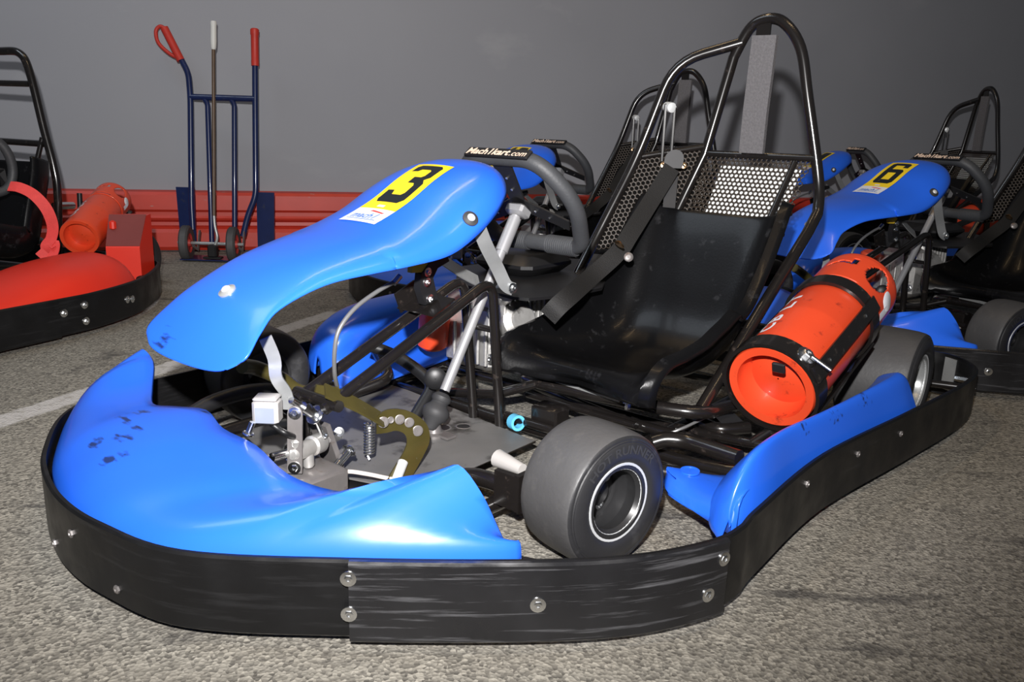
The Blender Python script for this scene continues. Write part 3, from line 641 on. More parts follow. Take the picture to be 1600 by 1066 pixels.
    mb = MB(); mb.quadstrip(rings, True, False); mb.poly(rings[0]); mb.poly(rings[-1], 0, True)
    pd = mb.build('pedal', M_olive, root, sharp=40); pd['label'] = 'olive-painted perforated pedal'
    for q, r in (((-0.587, 0.104, 0.177), .0105), ((-0.607, 0.105, 0.177), .0065), ((-0.63, 0.108, 0.173), .0095), ((-0.654, 0.112, 0.161), .0095), ((-0.674, 0.117, 0.138), .0105)):
        q = V(*q); m2 = MB(); m2.lathe([(r * .5, .0036), (r, .0042), (r * 1.15, .0036)], q, pn, 18); m2.lathe([(.0005, .0038), (r * .6, .0038)], q, pn, 14); m2.build('pedal_hole', M_rawsteel, pd)
    m2 = MB(); m2.tube([V(*(-0.615, 0.135, 0.088)), V(*(-0.579, 0.15, 0.06))], .011); m2.build('pedal_tube', M_zinc, pd)
    mb = MB(); mb.ribbon(cr([(-0.474, 0.06, 0.262), (-0.501, 0.07, 0.245), (-0.538, 0.085, 0.22), (-0.59, 0.1, 0.18)], 4), .040, .005, V(.35, .25, .9)); mb.build('pedal_arm', M_olive, pd)
    # far pedal: olive arched arm beyond the column of tubes
    mb = MB(); mb.tube(cr([(-0.405, -0.12, 0.289), (-0.444, -0.13, 0.275), (-0.499, -0.12, 0.241), (-0.533, -0.1, 0.209), (-0.556, -0.03, 0.212)], 5), .016, seg=10); p2 = mb.build('pedal', M_olive, root); p2['label'] = 'far olive pedal arm'
    mb = MB(); mb.prism([(-.02, -.022), (.05, -.022), (.06, .0), (.03, .02), (-.02, .016)], .006, (-0.516, 0, 0.232), V(-.8, .2, -.3), V(-.2, .1, .9)); mb.build('pedal_pivot', M_olive, root)
    # return spring
    mb = MB(); s0 = V(*(-0.614, 0.03, 0.148)); s1 = V(*(-0.613, 0.03, 0.079)); d = s1 - s0; xx, yy2, zz = frame(d)
    hel = [s0 + d * (i / 120) + (xx * math.cos(i * .55) + yy2 * math.sin(i * .55)) * .0105 for i in range(121)]
    mb.tube([s0 - d * .25] + hel + [s1 + d * .22], .0026, seg=6); mb.build('return_spring', M_chrome, root)
    # --- brake cylinder group
    Yp = .055
    mb = MB(); a = V(*(-0.405, 0.055, 0.231)); b = V(*(-0.4, 0.055, 0.119)); mid = (a + b) / 2; dz = (a - b); L = dz.length
    pts = []
    for k in range(9): an = math.pi * k / 8; pts.append((math.cos(an) * .0145, L / 2 + math.sin(an) * .0145))
    pts += [(-.0145, -L / 2 - .012), (.0145, -L / 2 - .012)]
    mb.prism(pts, .006, mid, V(-.63, .78, 0), dz.normalized()); lk = mb.build('link_plate', M_rawsteel, root)
    nn = V(.78, .63, 0)
    for p in (a, b): mb = MB(); mb.bolt(p + nn * .003, nn, .0075, .006); mb.build('bolt', M_chrome, lk)
    mb = MB(); cb = V(*(-0.442, 0.04, 0.143)); e = V(*(-0.582, 0, 0.134)); ca = (e - cb).normalized()
    mb.lathe([(.010, -.05), (.013, -.045), (.017, -.03), (.017, .01), (.021, .015), (.021, .042), (.017, .05), (.009, .055), (.009, .10)], cb, ca, 20, 0, True, True)
    mb.lathe([(.012, 0), (.012, .035), (.008, .04)], cb + ca * .0 + V(0, 0, .0), (0.1, .2, -1), 14, 0, False, True)
    mb.lathe([(.013, 0), (.013, .03), (.009, .034)], cb - ca * .03, (.2, .1, .95), 14, 0, False, True)
    mc = mb.build('brake_cylinder', M_alu, root)
    mb = MB(); mb.box(cb + ca * .095, (.04, .018, .022), ca, ca.cross(V(0, 0, 1)), (0, 0, 1), .004); mb.bolt(cb + ca * .10 + V(0, .01, .01), (.5, .8, .3), .006, .006); mb.build('clevis', M_chrome, mc)
    mb = MB(); rc = V(*(-0.36, 0.03, 0.241)); mb.box(rc, (.050, .040, .050), V(-.63, .78, 0), V(-.78, -.63, 0), (0, 0, 1), .006); mb.box(rc + V(0, 0, .026), (.046, .038, .008), V(-.63, .78, 0), V(-.78, -.63, 0), (0, 0, 1), .003); rs = mb.build('fluid_reservoir', M_cream, root); rs['label'] = 'milky white fluid reservoir'
    mb = MB(); mb.box(rc + V(.78, .63, 0) * .0205 + V(0, 0, -.004), (.036, .001, .030), V(-.63, .78, 0), V(-.78, -.63, 0), (0, 0, 1)); mb.build('fluid_window', M_mist, rs)
    mb = MB(); mb.tube(cr([rc + V(0, 0, -.02), rc + V(-.01, .015, -.035), rc + V(-.02, .03, -.045), cb - ca * .03 + V(0, 0, .03)], 5), .006, seg=10); mb.build('fluid_hose', M_black, root)
    for p, q, r in (((-0.404, 0.045, 0.255), (-0.445, 0.04, 0.224), 0.007), ((-0.429, 0.045, 0.235), (-0.463, 0.04, 0.209), 0.011), ((-0.46, 0.045, 0.201), (-0.482, 0.04, 0.157), 0.005), ((-0.355, 0.045, 0.15), (-0.396, 0.04, 0.146), 0.009), ((-0.5, 0.045, 0.078), (-0.548, 0.04, 0.106), 0.009), ((-0.317, 0.045, 0.232), (-0.31, 0.04, 0.21), 0.006)):
        p = V(*p); q = V(*q); mb = MB(); mb.tube([p, q], r, seg=10); mb.bolt(q, q - p, r * 1.1, r); mb.build('linkage_joint', M_chrome, mc)
    mb = MB(); mb.box(V(-.45, .02, .075), (.10, .16, .05), bev=.006); mb.box(V(-.52, .0, .12), (.012, .06, .11), V(.9, 0, -.3), (0, 1, 0), V(.3, 0, .9)); mb.build('pedal_bracket', M_rawsteel, root)
    mb = MB(); mb.tube(cr([(-0.432, -0.044, 0.06), (-0.444, 0.012, 0.062), (-0.475, 0.056, 0.075), (-0.504, 0.082, 0.085), (-0.534, 0.116, 0.08), (-0.576, 0.148, 0.065), (-0.619, 0.17, 0.055)], 6), .0045, seg=10); mb.build('cable', M_cable, root)
    mb = MB(); mb.tube(cr([(-0.349, 0.04, 0.154), (-0.328, 0.05, 0.153), (-0.334, 0.06, 0.134), (-0.351, 0.06, 0.12)], 5), .004, seg=8); mb.build('brake_pipe', M_rawsteel, root)
    # --- floor pan
    mb = MB(); mb.prism([(-.50, -.20), (-.54, .05), (-.58, .17), (-.665, .20), (-.985, .205), (-1.01, .0), (-1.06, -.42), (-.55, -.38)], .004, V(0, 0, .048), V(1, 0, 0), V(0, 1, 0))
    mb.poly([V(-.985, .205, .05), V(-.955, .24, .075), V(-.70, .215, .055), V(-.70, .203, .05)]); pan = mb.build('floor_pan', M_dark, root)
    mb = MB(); mb.prism([(-.16, -.20), (-.16, .20), (-.45, .24), (-.66, .23), (-.62, -.34), (-.45, -.30)], .004, V(0, 0, .036), V(1, 0, 0), V(0, 1, 0)); mb.build('brake_shadow_sheet', M_black, root)  # black sheet added to stand in for the dark shadow behind the brake cylinder
    for q, r in (((-0.937, 0.012, 0.051), .020), ((-0.892, -0.021, 0.051), .026)):
        q = V(*q); m2 = MB(); m2.lathe([(r, 0), (r * .9, .0012), (r * .8, 0)], q, (0, 0, 1), 24, 1); m2.lathe([(r * .82, .0003), (.0005, .0003)], q, (0, 0, 1), 24); m2.build('pan_hole', [M_black, M_rawsteel], pan)
    # --- chassis tubes
    ch = MB()
    ch.tube([V(-.10, -.30, .06), V(-.16, -.12, .055), V(-.16, .22, .055), V(-.40, .36, .055), V(-.66, .37, .06), V(-1.05, .40, .045), V(-2.10, .42, .06)], .016, .06)
    ch.tube([V(-.16, -.22, .055), V(-.40, -.36, .055), V(-.66, -.36, .06), V(-1.05, -.40, .045), V(-2.10, -.46, .06)], .016, .06)
    ch.tube([V(-.66, -.42, .10), V(-.66, -.34, .09), V(-.66, -.22, .026), V(-.66, .18, .026), V(-.66, .28, .09), V(-.66, .46, .10)], .018, .04)                        # front axle beam
    ch.tube([V(-1.06, -.40, .045), V(-1.06, .40, .045)], .015); ch.tube([V(-1.75, -.45, .06), V(-1.75, .42, .06)], .015)
    ch.tube([V(-1.30, -.40, .05), V(-1.30, .41, .05)], .014)
    ch.box(V(-.66, .435, .105), (.07, .012, .075)); ch.box(V(-.66, .485, .105), (.05, .05, .06), bev=.004); ch.box(V(-.63, .41, .105), (.012, .06, .07))
    ch.tube([V(-.66, .47, .07), V(-.66, .47, .15)], .009); ch.tube([V(-.66, .46, .125), V(-.66, .53, .128)], .012)
    ch.tube([V(-.66, -.40, .125), V(-.66, -.47, .128)], .012)
    ch.tube([V(-.40, .36, .06), V(-.46, .60, .09), V(-.50, .76, .09)], .012, .06); ch.tube([V(-.28, -.28, .07), V(-.20, -.36, .10), V(-.15, -.42, .10)], .012, .04)
    ch.build('chassis_tubes', M_frame, root)
    nb = MB(); nb.tube(cr([(-0.382, -0.317, 0.13), (-0.45, -0.323, 0.15), (-0.549, -0.322, 0.155), (-0.629, -0.308, 0.14), (-0.672, -0.266, 0.11)], 6), .018); nb.build('nose_support_tube', M_black, root)
    sf = MB()   # nerf bar: side tubes between the wheels
    sf.tube([V(-1.12, .41, .05), V(-1.10, .55, .06), V(-1.10, .70, .075), V(-1.20, .79, .08), V(-1.55, .83, .08), V(-1.62, .78, .075), V(-1.62, .44, .06)], .014, .06)
    sf.tube([V(-1.02, .41, .055), V(-.93, .50, .09), V(-.99, .66, .085), V(-1.02, .80, .08)], .018, .05)
    sf.tube([V(-1.30, .41, .055), V(-1.28, .62, .075), V(-1.33, .80, .08)], .012, .04)
    sf.tube([V(*(-1.036, 0.493, 0.11)), V(*(-1.054, 0.514, 0.12)), V(*(-1.075, 0.558, 0.12)), V(*(-1.051, 0.69, 0.125))], .018, .03)
    sf.tube([V(*(-1.34, 0.428, 0.08)), V(*(-1.292, 0.525, 0.08)), V(*(-1.353, 0.581, 0.085))], .016, .03); sf.box((-1.354, 0.53, 0.085), (.10, .06, .012), V(.7, .7, 0), V(-.7, .7, 0))
    sf.build('side_bar', M_frame, root)
    fs = MB(); fs.tube([V(-1.12, -.40, .05), V(-1.05, -.50, .07), V(-1.05, -.58, .08), V(-1.55, -.66, .08), V(-1.62, -.46, .06)], .014, .05); fs.tube([V(-.86, -.36, .06), V(-.98, -.30, .10), V(-1.05, -.46, .16)], .016, .04); fs.build('side_bar', M_frame, root)
    # --- steering tie rods and white wedge behind the axle
    mb = MB(); mb.tube([V(-.80, .03, .034), V(-.72, .44, .034)], .007); mb.build('tie_rod', M_rawsteel, root); mb = MB(); mb.tube([V(-.80, -.03, .034), V(-.72, -.40, .034)], .007); mb.build('tie_rod', M_rawsteel, root)
    mb = MB(); mb.lathe([(.019, 0), (.012, .075)], (-0.701, 0.324, 0.125), V(*(-0.691, 0.389, 0.125)) - V(*(-0.701, 0.324, 0.125)), 14, 0, True, True); mb.build('spindle_sleeve', M_cream, root)
    mb = MB(); q = V(*(-1.011, 0.121, 0.07)); mb.lathe([(.020, -.012), (.020, .012), (.013, .012), (.013, -.012), (.020, -.012)], q, (.35, .9, .1), 20); mb.build('pipe_clip', M_cyan, root)
    mb = MB(); mb.tube([q - V(.02, .05, 0), q + V(-.02, .12, .0)], .012); mb.box(q + V(-.06, .06, .02), (.06, .08, .05), bev=.005); mb.build('master_link', M_frame, root)
    # --- wheels
    fw = wheel(root, -.692, .564, .130, .140, 1, R(-11)); wheel(root, -.70, -.515, .127, .135, -1, R(-11))
    wheel(root, -1.86, .745, .140, .20, 1, 0, True); wheel(root, -1.86, -.50, .140, .18, -1, 0, True)
    mb = MB(); mb.tube([V(-1.86, -.60, .143), V(-1.86, .76, .143)], .0185); mb.build('rear_axle', M_rawsteel, root)
    # raised maker's lettering on the near front tire
    lr = MB(); o = V(-.692, .564, .133); ax2 = V(-math.sin(R(-11)), math.cos(R(-11)), 0); ux = V(0, 0, 1); uy = ax2.cross(ux)
    vs, fs3, ww, hh = text_mesh('HOT RUNNER', 1.0, 0, .02)
    def tarc(a, b):
        an = -R(52) + a * R(104); rr = .092 + b * .017
        return o + ax2 * (.070 * .999 + .0008) + (ux * math.cos(an) + uy * -math.sin(an)) * rr
    add_flat(lr, [(x / ww, y / hh) for x, y in vs], fs3, tarc, 0, 1); lr.build('tire_lettering', M_boot, fw)
    # --- side pods
    def pod(sx, f, name):
        mb = MB(); secs = []
        S1 = [(-.800, .792, .100, .788, .104, .784, .100), (-.806, .797, .104, .785, .128, .770, .112), (-.822, .804, .108, .785, .165, .752, .116), (-.858, .812, .112, .788, .205, .732, .126), (-.92, .818, .112, .790, .222, .725, .14), (-1.05, .818, .112, .790, .220, .735, .15), (-1.20, .830, .112, .800, .214, .768, .155), (-1.45, .858, .112, .82, .212, .782, .165), (-1.60, .880, .112, .835, .214, .790, .19), (-1.652, .884, .112, .838, .212, .79, .195), (-1.668, .885, .112, .850, .185, .82, .17), (-1.672, .884, .112, .862, .15, .85, .14)]
        for x, yo, zo, yr, zr, yi, zi in S1:
            row = [(yo, zo - .03), (yo, zo), (yo * .55 + yr * .45, zo * .45 + zr * .55), (yr + (yo - yr) * .25, zr - .01), (yr, zr), (yr * .75 + yi * .25, zr * .78 + zi * .22 + .004), (yi, zi), (yi - .01, zi - .04), (yi - .005, zo - .03)]
            secs.append([V(x, f(y), z) for y, z in row])
        P = [[q for q in cr(sec, 3)] for sec in secs]
        P = list(map(list, zip(*[cr(c, 4) for c in zip(*P)])))
        mb.grid(P); mb.poly(P[0] if False else [p[0] for p in P][:0] or [r[0] for r in [P[0]]] * 0 or list(P[0]), 0) if False else None
        # front tongue lying low between wheel and pod
        rows = []
        for k in range(13):
            s = k / 12; y = .800 - .215 * s
            xf = -.808 - .095 * s ** 1.1; xr = -1.02 + .045 * s ** 2; zt = .128 - .03 * math.sin(s * 2.2) + (.03 * (1 - s * 5) if s < .2 else 0)
            if s > .8: q = (s - .8) / .2; xf -= .03 * q * q; xr += .03 * q * q
            row = [V(xf + .004, f(y), .078), V(xf + .002, f(y), zt - .022), V(xf - .008, f(y), zt - .006), V(xf - .025, f(y), zt)]
            for t in (.25, .5, .75): row.append(V(xf + (xr - xf) * t, f(y), zt + .004 * math.sin(t * 3.1)))
            row += [V(xr + .01, f(y), zt), V(xr, f(y), zt - .012), V(xr, f(y), .080)]
            rows.append(row)
        mb.grid(rows); e = rows[-1]; mb.poly(e)
        return mb.build(name, M_podb, root, solid=.004, sharp=60)
    pd = pod(1, lambda y: y, 'side_pod')
    mb = MB(); mb.lathe([(.020, 0), (.020, .003), (.016, .003), (.016, .0015), (.001, .0015)], (-0.956, 0.627, 0.106), (0.05, 0.02, 1), 24); mb.build('pod_washer', M_blue, pd)
    P2 = MB(); rows = []
    for x, yo, zt, yi in ((-.90, -.53, .13, -.50), (-.915, -.575, .185, -.46), (-.95, -.59, .22, -.45), (-1.02, -.60, .245, -.455), (-1.12, -.61, .256, -.47), (-1.28, -.625, .258, -.49), (-1.45, -.645, .250, -.52), (-1.58, -.66, .23, -.55), (-1.62, -.67, .18, -.58)):
        rows.append(cr([V(x, yo, .08), V(x, yo, zt * .7), V(x, (yo * .7 + yi * .3), zt), V(x, yi - .01, zt * .93), V(x + .0, yi, zt * .6), V(x + .01, yi + .05, .085), V(x + .02, yi + .10, .07)], 4))
    P2.grid(list(map(list, zip(*[cr(c, 4) for c in zip(*rows)])))); P2.build('side_pod', M_blue, root, solid=.004, sharp=60)
    # --- engine side
    en = MB(); en.box(V(-1.30, -.22, .20), (.20, .20, .20), bev=.02)
    for k in range(9): en.box(V(-1.215 - .022 * k, -.20, .285), (.010, .22, .09), bev=.003)
    en.lathe([(.05, 0), (.055, .02), (.055, .05), (.035, .06), (.035, .075)], V(-1.27, -.12, .245), (.25, .9, .3), 24, 0, False, True)
    en.lathe([(.03, 0), (.03, .05), (.02, .055)], V(-1.22, -.11, .33), (.5, .7, .4), 18, 0, False, True)
    for k in range(5): en.tube([V(-1.18, -.13 - .03 * k, .13), V(-1.18, -.13 - .03 * k, .24)], .006)
    eng = en.build('engine', M_alu, root)
    for q in (V(-1.19, -.12, .28), V(-1.19, -.12, .15), V(-1.19, -.28, .28)):
        mb = MB(); mb.bolt(q, (1, .3, .1), .009, .009); mb.build('bolt', M_chrome, eng)
    mb = MB(); mb.prism([(-1.115, .02), (-1.13, .055), (-1.25, .095), (-1.40, .10), (-1.62, -.02), (-1.80, -.22), (-1.70, -.38), (-1.35, -.40), (-1.15, -.22)], .008, V(0, 0, .355), V(1, 0, 0), V(0, 1, 0)); mb.build('engine_cover', M_black, root)
    mb = MB(); mb.box(V(-1.45, -.22, .39), (.24, .22, .06), bev=.025); mb.lathe([(.055, 0), (.055, .05), (.045, .06)], V(-1.52, -.20, .40), (0, 0, 1), 24, 0, False, True); mb.build('air_box', M_black, root)
    mb = MB(); mb.lathe([(.035, 0), (.045, .01), (.045, .13), (.035, .14)], V(-1.17, -.33, .15), (0.1, .2, 1), 20, 0, True, True); q = mb.build('fuel_filter', M_orange, root); q['label'] = 'red canister by the engine'
    # --- seat and its frame
    mb = MB(); mb.grid(seat_mesh()); seat = mb.build('seat', M_seat, root, solid=.010, sharp=70)
    fr2 = MB()
    fr2.tube([V(-1.42, -.02, .10), V(-1.16, .02, .135), V(-1.125, .10, .142), V(-1.165, .44, .146), V(-1.20, .53, .146), V(-1.42, .55, .13), V(-1.80, .53, .11)], .0165, .07)
    fr2.tube([V(-1.13, .10, .142), V(-1.08, .0, .10), V(-1.08, -.2, .06)], .013, .04)
    fr2.tube([V(-1.30, -.05, .065), V(-1.22, .30, .065), V(-1.22, .55, .07)], .014, .05); fr2.tube([V(-1.21, .0, .07), V(-1.19, .36, .075)], .010)
    fr2.build('seat_frame', M_frame, root)
    mb = MB(); mb.prism([(-.10, .010), (.10, -.004), (.10, -.016), (-.10, -.006)], .03, V(-1.135, .245, .168), V(0, 1, 0), V(.3, 0, .95)); mb.build('seat_mount', M_steel, root)
    for p in ((-1.155, 0.17, 0.175), (-1.152, 0.36, 0.157), (-1.148, 0.17, 0.188)):
        mb = MB(); mb.bolt(V(*p) + V(.01, 0, -.012), (.3, .1, -1), .008, .016); mb.build('bolt', M_chrome, seat)
    # --- roll hoop
    X0 = -1.87
    rh = MB()
    A = [V(-1.215, .515, .150), V(-1.84, .515, .565), V(-1.875, .495, .66), V(X0, .438, .89), V(X0, .402, 1.02), V(X0, .345, 1.09), V(X0, .29, 1.10), V(X0, .245, 1.075), V(X0, .205, 1.0), V(X0, .14, .72), V(-1.80, .10, .55), V(-1.74, .09, .30), V(-1.74, .09, .09)]
    sm = cr(A[1:9], 6)
    rh.tube([A[0].lerp(A[1], t) for t in (0, .3, .6, .9)] + sm[1:] + A[9:], .0155, seg=14)
    wu = V(-1.785, .025, .957); wl2 = V(-1.745, -.022, .704)
    rh.tube([V(X0, .228, 1.04), V(-1.80, .05, .985), wl2, V(-1.62, -.095, .42), V(-1.40, -.10, .16), V(-1.36, -.10, .07)], .0155, .085, seg=14)
    rh.tube([V(-1.745, -.02, .705), V(X0, .145, .745)], .010)
    rh.tube([V(X0, .142, .722), V(X0, .478, .722)], .0115)
    rh.tube([V(-1.865, .425, .71), V(-1.70, .40, .46)], .009)
    hoop = rh.build('roll_hoop', M_frame, root)
    mb = MB(); mb.box(V(X0 + .006, .292, 1.065), (.006, .042, .075)); mb.build('pad_tab', M_frame, hoop); mb = MB(); mb.box(V(X0 + .006, .292, .735), (.006, .05, .03)); mb.build('pad_tab', M_frame, hoop)
    mb = MB(); rows = []
    pc = [V(X0 + .016, .303, 1.055), V(X0 + .018, .301, .95), V(X0 + .018, .298, .85), V(X0 + .016, .297, .730)]
    mb.ribbon(cr(pc, 5), .072, .016, V(1, 0, 0)); hp = mb.build('headrest_pad', M_felt, root, sharp=50); hp['label'] = 'grey felt head pad strip'
    # --- perforated panels
    mb = MB(); Yd = V(.36, 0, -.93).normalized(); O1 = V(-1.862, .15, .710)
    hexmesh(mb, O1, V(0, 1, 0), Yd, [(0, 0), (.32, 0), (.285, .27), (-.02, .27)])
    mb.build('back_mesh_panel', M_mesh, root, solid=.002)
    mb = MB(); mb.prism([(.05, .018), (.295, .018), (.262, .26), (.03, .26)], .003, O1 - V(.93, 0, .36) * .012, V(0, 1, 0), Yd); q = mb.build('back_plate', M_lidw, root); q['label'] = 'white plate behind the mesh'
    mb = MB(); bx = V(-1.745, -.018, .70); X2 = (V(X0, .14, .735) - bx); L2 = X2.length; X2 = X2.normalized(); D2 = (V(-1.62, -.095, .42) - bx); y2 = (D2 - X2 * D2.dot(X2)); Lh = y2.length; y2 = y2.normalized(); sk = D2.dot(X2)
    hexmesh(mb, bx, X2, y2, [(.0, .0), (L2, 0), (L2 + .02, Lh * .8), (sk + .02, Lh), (sk, Lh)])
    mb.build('side_mesh_panel', M_mesh, root, solid=.002)
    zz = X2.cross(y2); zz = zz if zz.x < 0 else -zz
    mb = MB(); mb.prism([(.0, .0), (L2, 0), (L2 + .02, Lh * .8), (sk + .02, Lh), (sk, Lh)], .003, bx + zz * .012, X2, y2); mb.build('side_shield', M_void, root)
    # --- seat-belt post, reel and strap
    mb = MB(); pk = V(*(-1.77, 0.064, 0.854)); yb = pk.y
    for s in (-1, 1): mb.box(pk + V(-.52, .80, 0) * .014 * s + V(0, 0, -.075), (.009, .014, .17), V(-.55, .83, 0), V(.83, .55, 0), (0, 0, 1), bev=.002)
    mb.box(pk + V(0, 0, -.155), (.02, .03, .012)); bp = mb.build('belt_post', M_frame, root)
    mb = MB(); mb.lathe([(.0145, -.02), (.0155, 0), (.0145, .012), (.006, .015)], pk, V(.52, .84, -.1), 20, 0, True, True); mb.build('post_pin', M_zinc, bp)
    mb = MB(); mb.tube([pk + V(0, 0, 0), pk + V(-.03, -.05, .002)], .010); mb.build('pin_bush', M_alu, bp)
    rp = V(*(-1.74, 0.107, 0.703))
    mb = MB(); g2 = []
    pts = [(-.028, -.025)] + [(math.cos(math.pi - math.pi * k / 8) * .028, .002 + math.sin(math.pi * k / 8) * .028) for k in range(9)] + [(.028, -.025)]
    mb.prism(pts, .005, rp, V(-.52, .85, 0), V(-.2, 0, .98)); bt = mb.build('belt_tongue', M_boot, root)
    for s in (-1, 1):
        mb = MB(); mb.lathe([(.004, -.004), (.009, -.003), (.009, .003), (.004, .004)], rp + V(-.52, .85, 0) * .030 * s + V(0, 0, -.016), (.7, .5, .2), 14); mb.build('grommet', M_brass, bt)
    mb = MB(); mb.ribbon([V(*(-1.755, 0.096, 0.655)), V(*(-1.7, 0.124, 0.565))], .036, .003, V(.8, .5, .2)); mb.build('belt_anchor_strap', M_boot, root)
    bs = [V(*(-1.725, 0.11, 0.681)), V(*(-1.64, 0.102, 0.594)), V(*(-1.52, 0.107, 0.5)), V(*(-1.46, 0.106, 0.451)), V(*(-1.36, 0.091, 0.394)), V(*(-1.205, 0.139, 0.375)), V(*(-1.145, 0.138, 0.35)), V(*(-1.134, 0.115, 0.318))]
    mb = MB(); mb.ribbon(cr(bs, 5), .050, .003, V(.55, .6, .45)); bl = mb.build('seat_belt', M_belt, root, sharp=50)
    bk = V(*(-1.415, 0.138, 0.482)); mb = MB(); mb.box(bk, (.020, .032, .012), V(.6, -.5, .62).normalized(), V(.5, .8, 0), V(.4, .3, .8).normalized(), .003); mb.box(bk + V(.004, .002, .004), (.010, .016, .014), V(.6, -.5, .62).normalized(), V(.5, .8, 0), V(.4, .3, .8).normalized(), .002); mb.build('buckle', M_brass, bl)
    mb = MB(); mb.lathe([(.013, -.003), (.013, .003), (.008, .006), (.004, .006)], (-1.455, 0.145, 0.444), (.7, .6, .3), 18, 0, False, True); mb.build('belt_stud', M_rawsteel, bl)
    # --- cradle for the gas cylinder
    a0, ad = CYL_A, (CYL_B - CYL_A).normalized()
    cu, cv, _ = frame(ad); rad = CYL_R + .004
    cr1 = MB()
    for s, wdt in ((.014, .048), (.345, .042)):
        c = a0 + ad * s
        cr1.lathe([(rad, -wdt / 2), (rad + .008, -wdt / 2), (rad + .008, wdt / 2), (rad, wdt / 2), (rad, -wdt / 2)], c, ad, 40)
    up = V(0, 0, 1); up = (up - ad * up.dot(ad)).normalized(); sd = ad.cross(up)
    if sd.y < 0: sd = -sd
    for an in (28, -40):
        dr = up * math.sin(R(an)) + sd * math.cos(R(an))
        cr1.ribbon([a0 + dr * (rad + .0105) + ad * t for t in (-.005, .15, .37)], .036, .005, dr)
    drf = -sd; cr1.ribbon([a0 + drf * (rad + .0105) + ad * t for t in (-.005, .15, .37)], .036, .005, drf)
    cr1.tube([a0 - up * (rad + .02) + ad * .0, a0 - up * (rad + .02) + ad * .36], .014); cr1.tube([a0 - up * (rad + .018) + ad * .02, V(-1.28, .62, .075)], .012); cr1.tube([a0 - up * (rad + .018) + ad * .33, V(-1.62, .60, .07)], .012)
    cdl = cr1.build('cylinder_cradle', M_frame, root, sharp=40)
    dr = up * math.sin(R(50)) + sd * math.cos(R(50))
    mb = MB(); mb.bolt(a0 + dr * (rad + .008) + ad * .02, dr, .013, .012); mb.tube([a0 + dr * (rad + .014) + ad * .02, a0 + dr * (rad + .014) + ad * .02 + sd * .05 - up * .03], .005); mb.build('clamp_bolt', M_chrome, cdl)
    for an in (28,):
        d3 = up * math.sin(R(an)) + sd * math.cos(R(an))
        for t in (.07, .29): mb = MB(); mb.bolt(a0 + d3 * (rad + .013) + ad * t, d3, .005, .003, False); mb.build('rivet', M_chrome, cdl)
    mb = MB(); mb.box(a0 + (up * .75 + sd * .3) * (rad - .02) - ad * .016, (.03, .010, .025), sd, ad, up, .003); mb.build('cradle_hook', M_black, cdl)
    mb = MB(); mb.tube(cr([(-1.172, 0.451, 0.08), (-1.202, 0.484, 0.1), (-1.282, 0.51, 0.115), (-1.345, 0.539, 0.115)], 6), .0036, seg=8); mb.build('cable', M_gcable, root)
    # --- rear bumper stays
    for a, b in ((V(-2.08, .42, .07), V(-2.14, .40, .085)), (V(-1.98, -.46, .07), V(-2.05, -.44, .085)), (V(-2.08, .43, .062), V(-2.14, .93, .085))):
        mb = MB(); mb.tube([a, b], .012); mb.build('rear_stay', M_frame, root)
    mb = MB(); mb.box(V(-2.235, .835, .09), (.045, .006, .10), V(.55, .8, 0), V(-.8, .55, 0), (0, 0, 1)); mb.build('corner_bracket', M_steel, root)
    mb = MB(); mb.bolt(V(-2.12, .925, .11), (0, -1, 0), .009, .05); mb.build('bolt', M_chrome, bd)
    return root

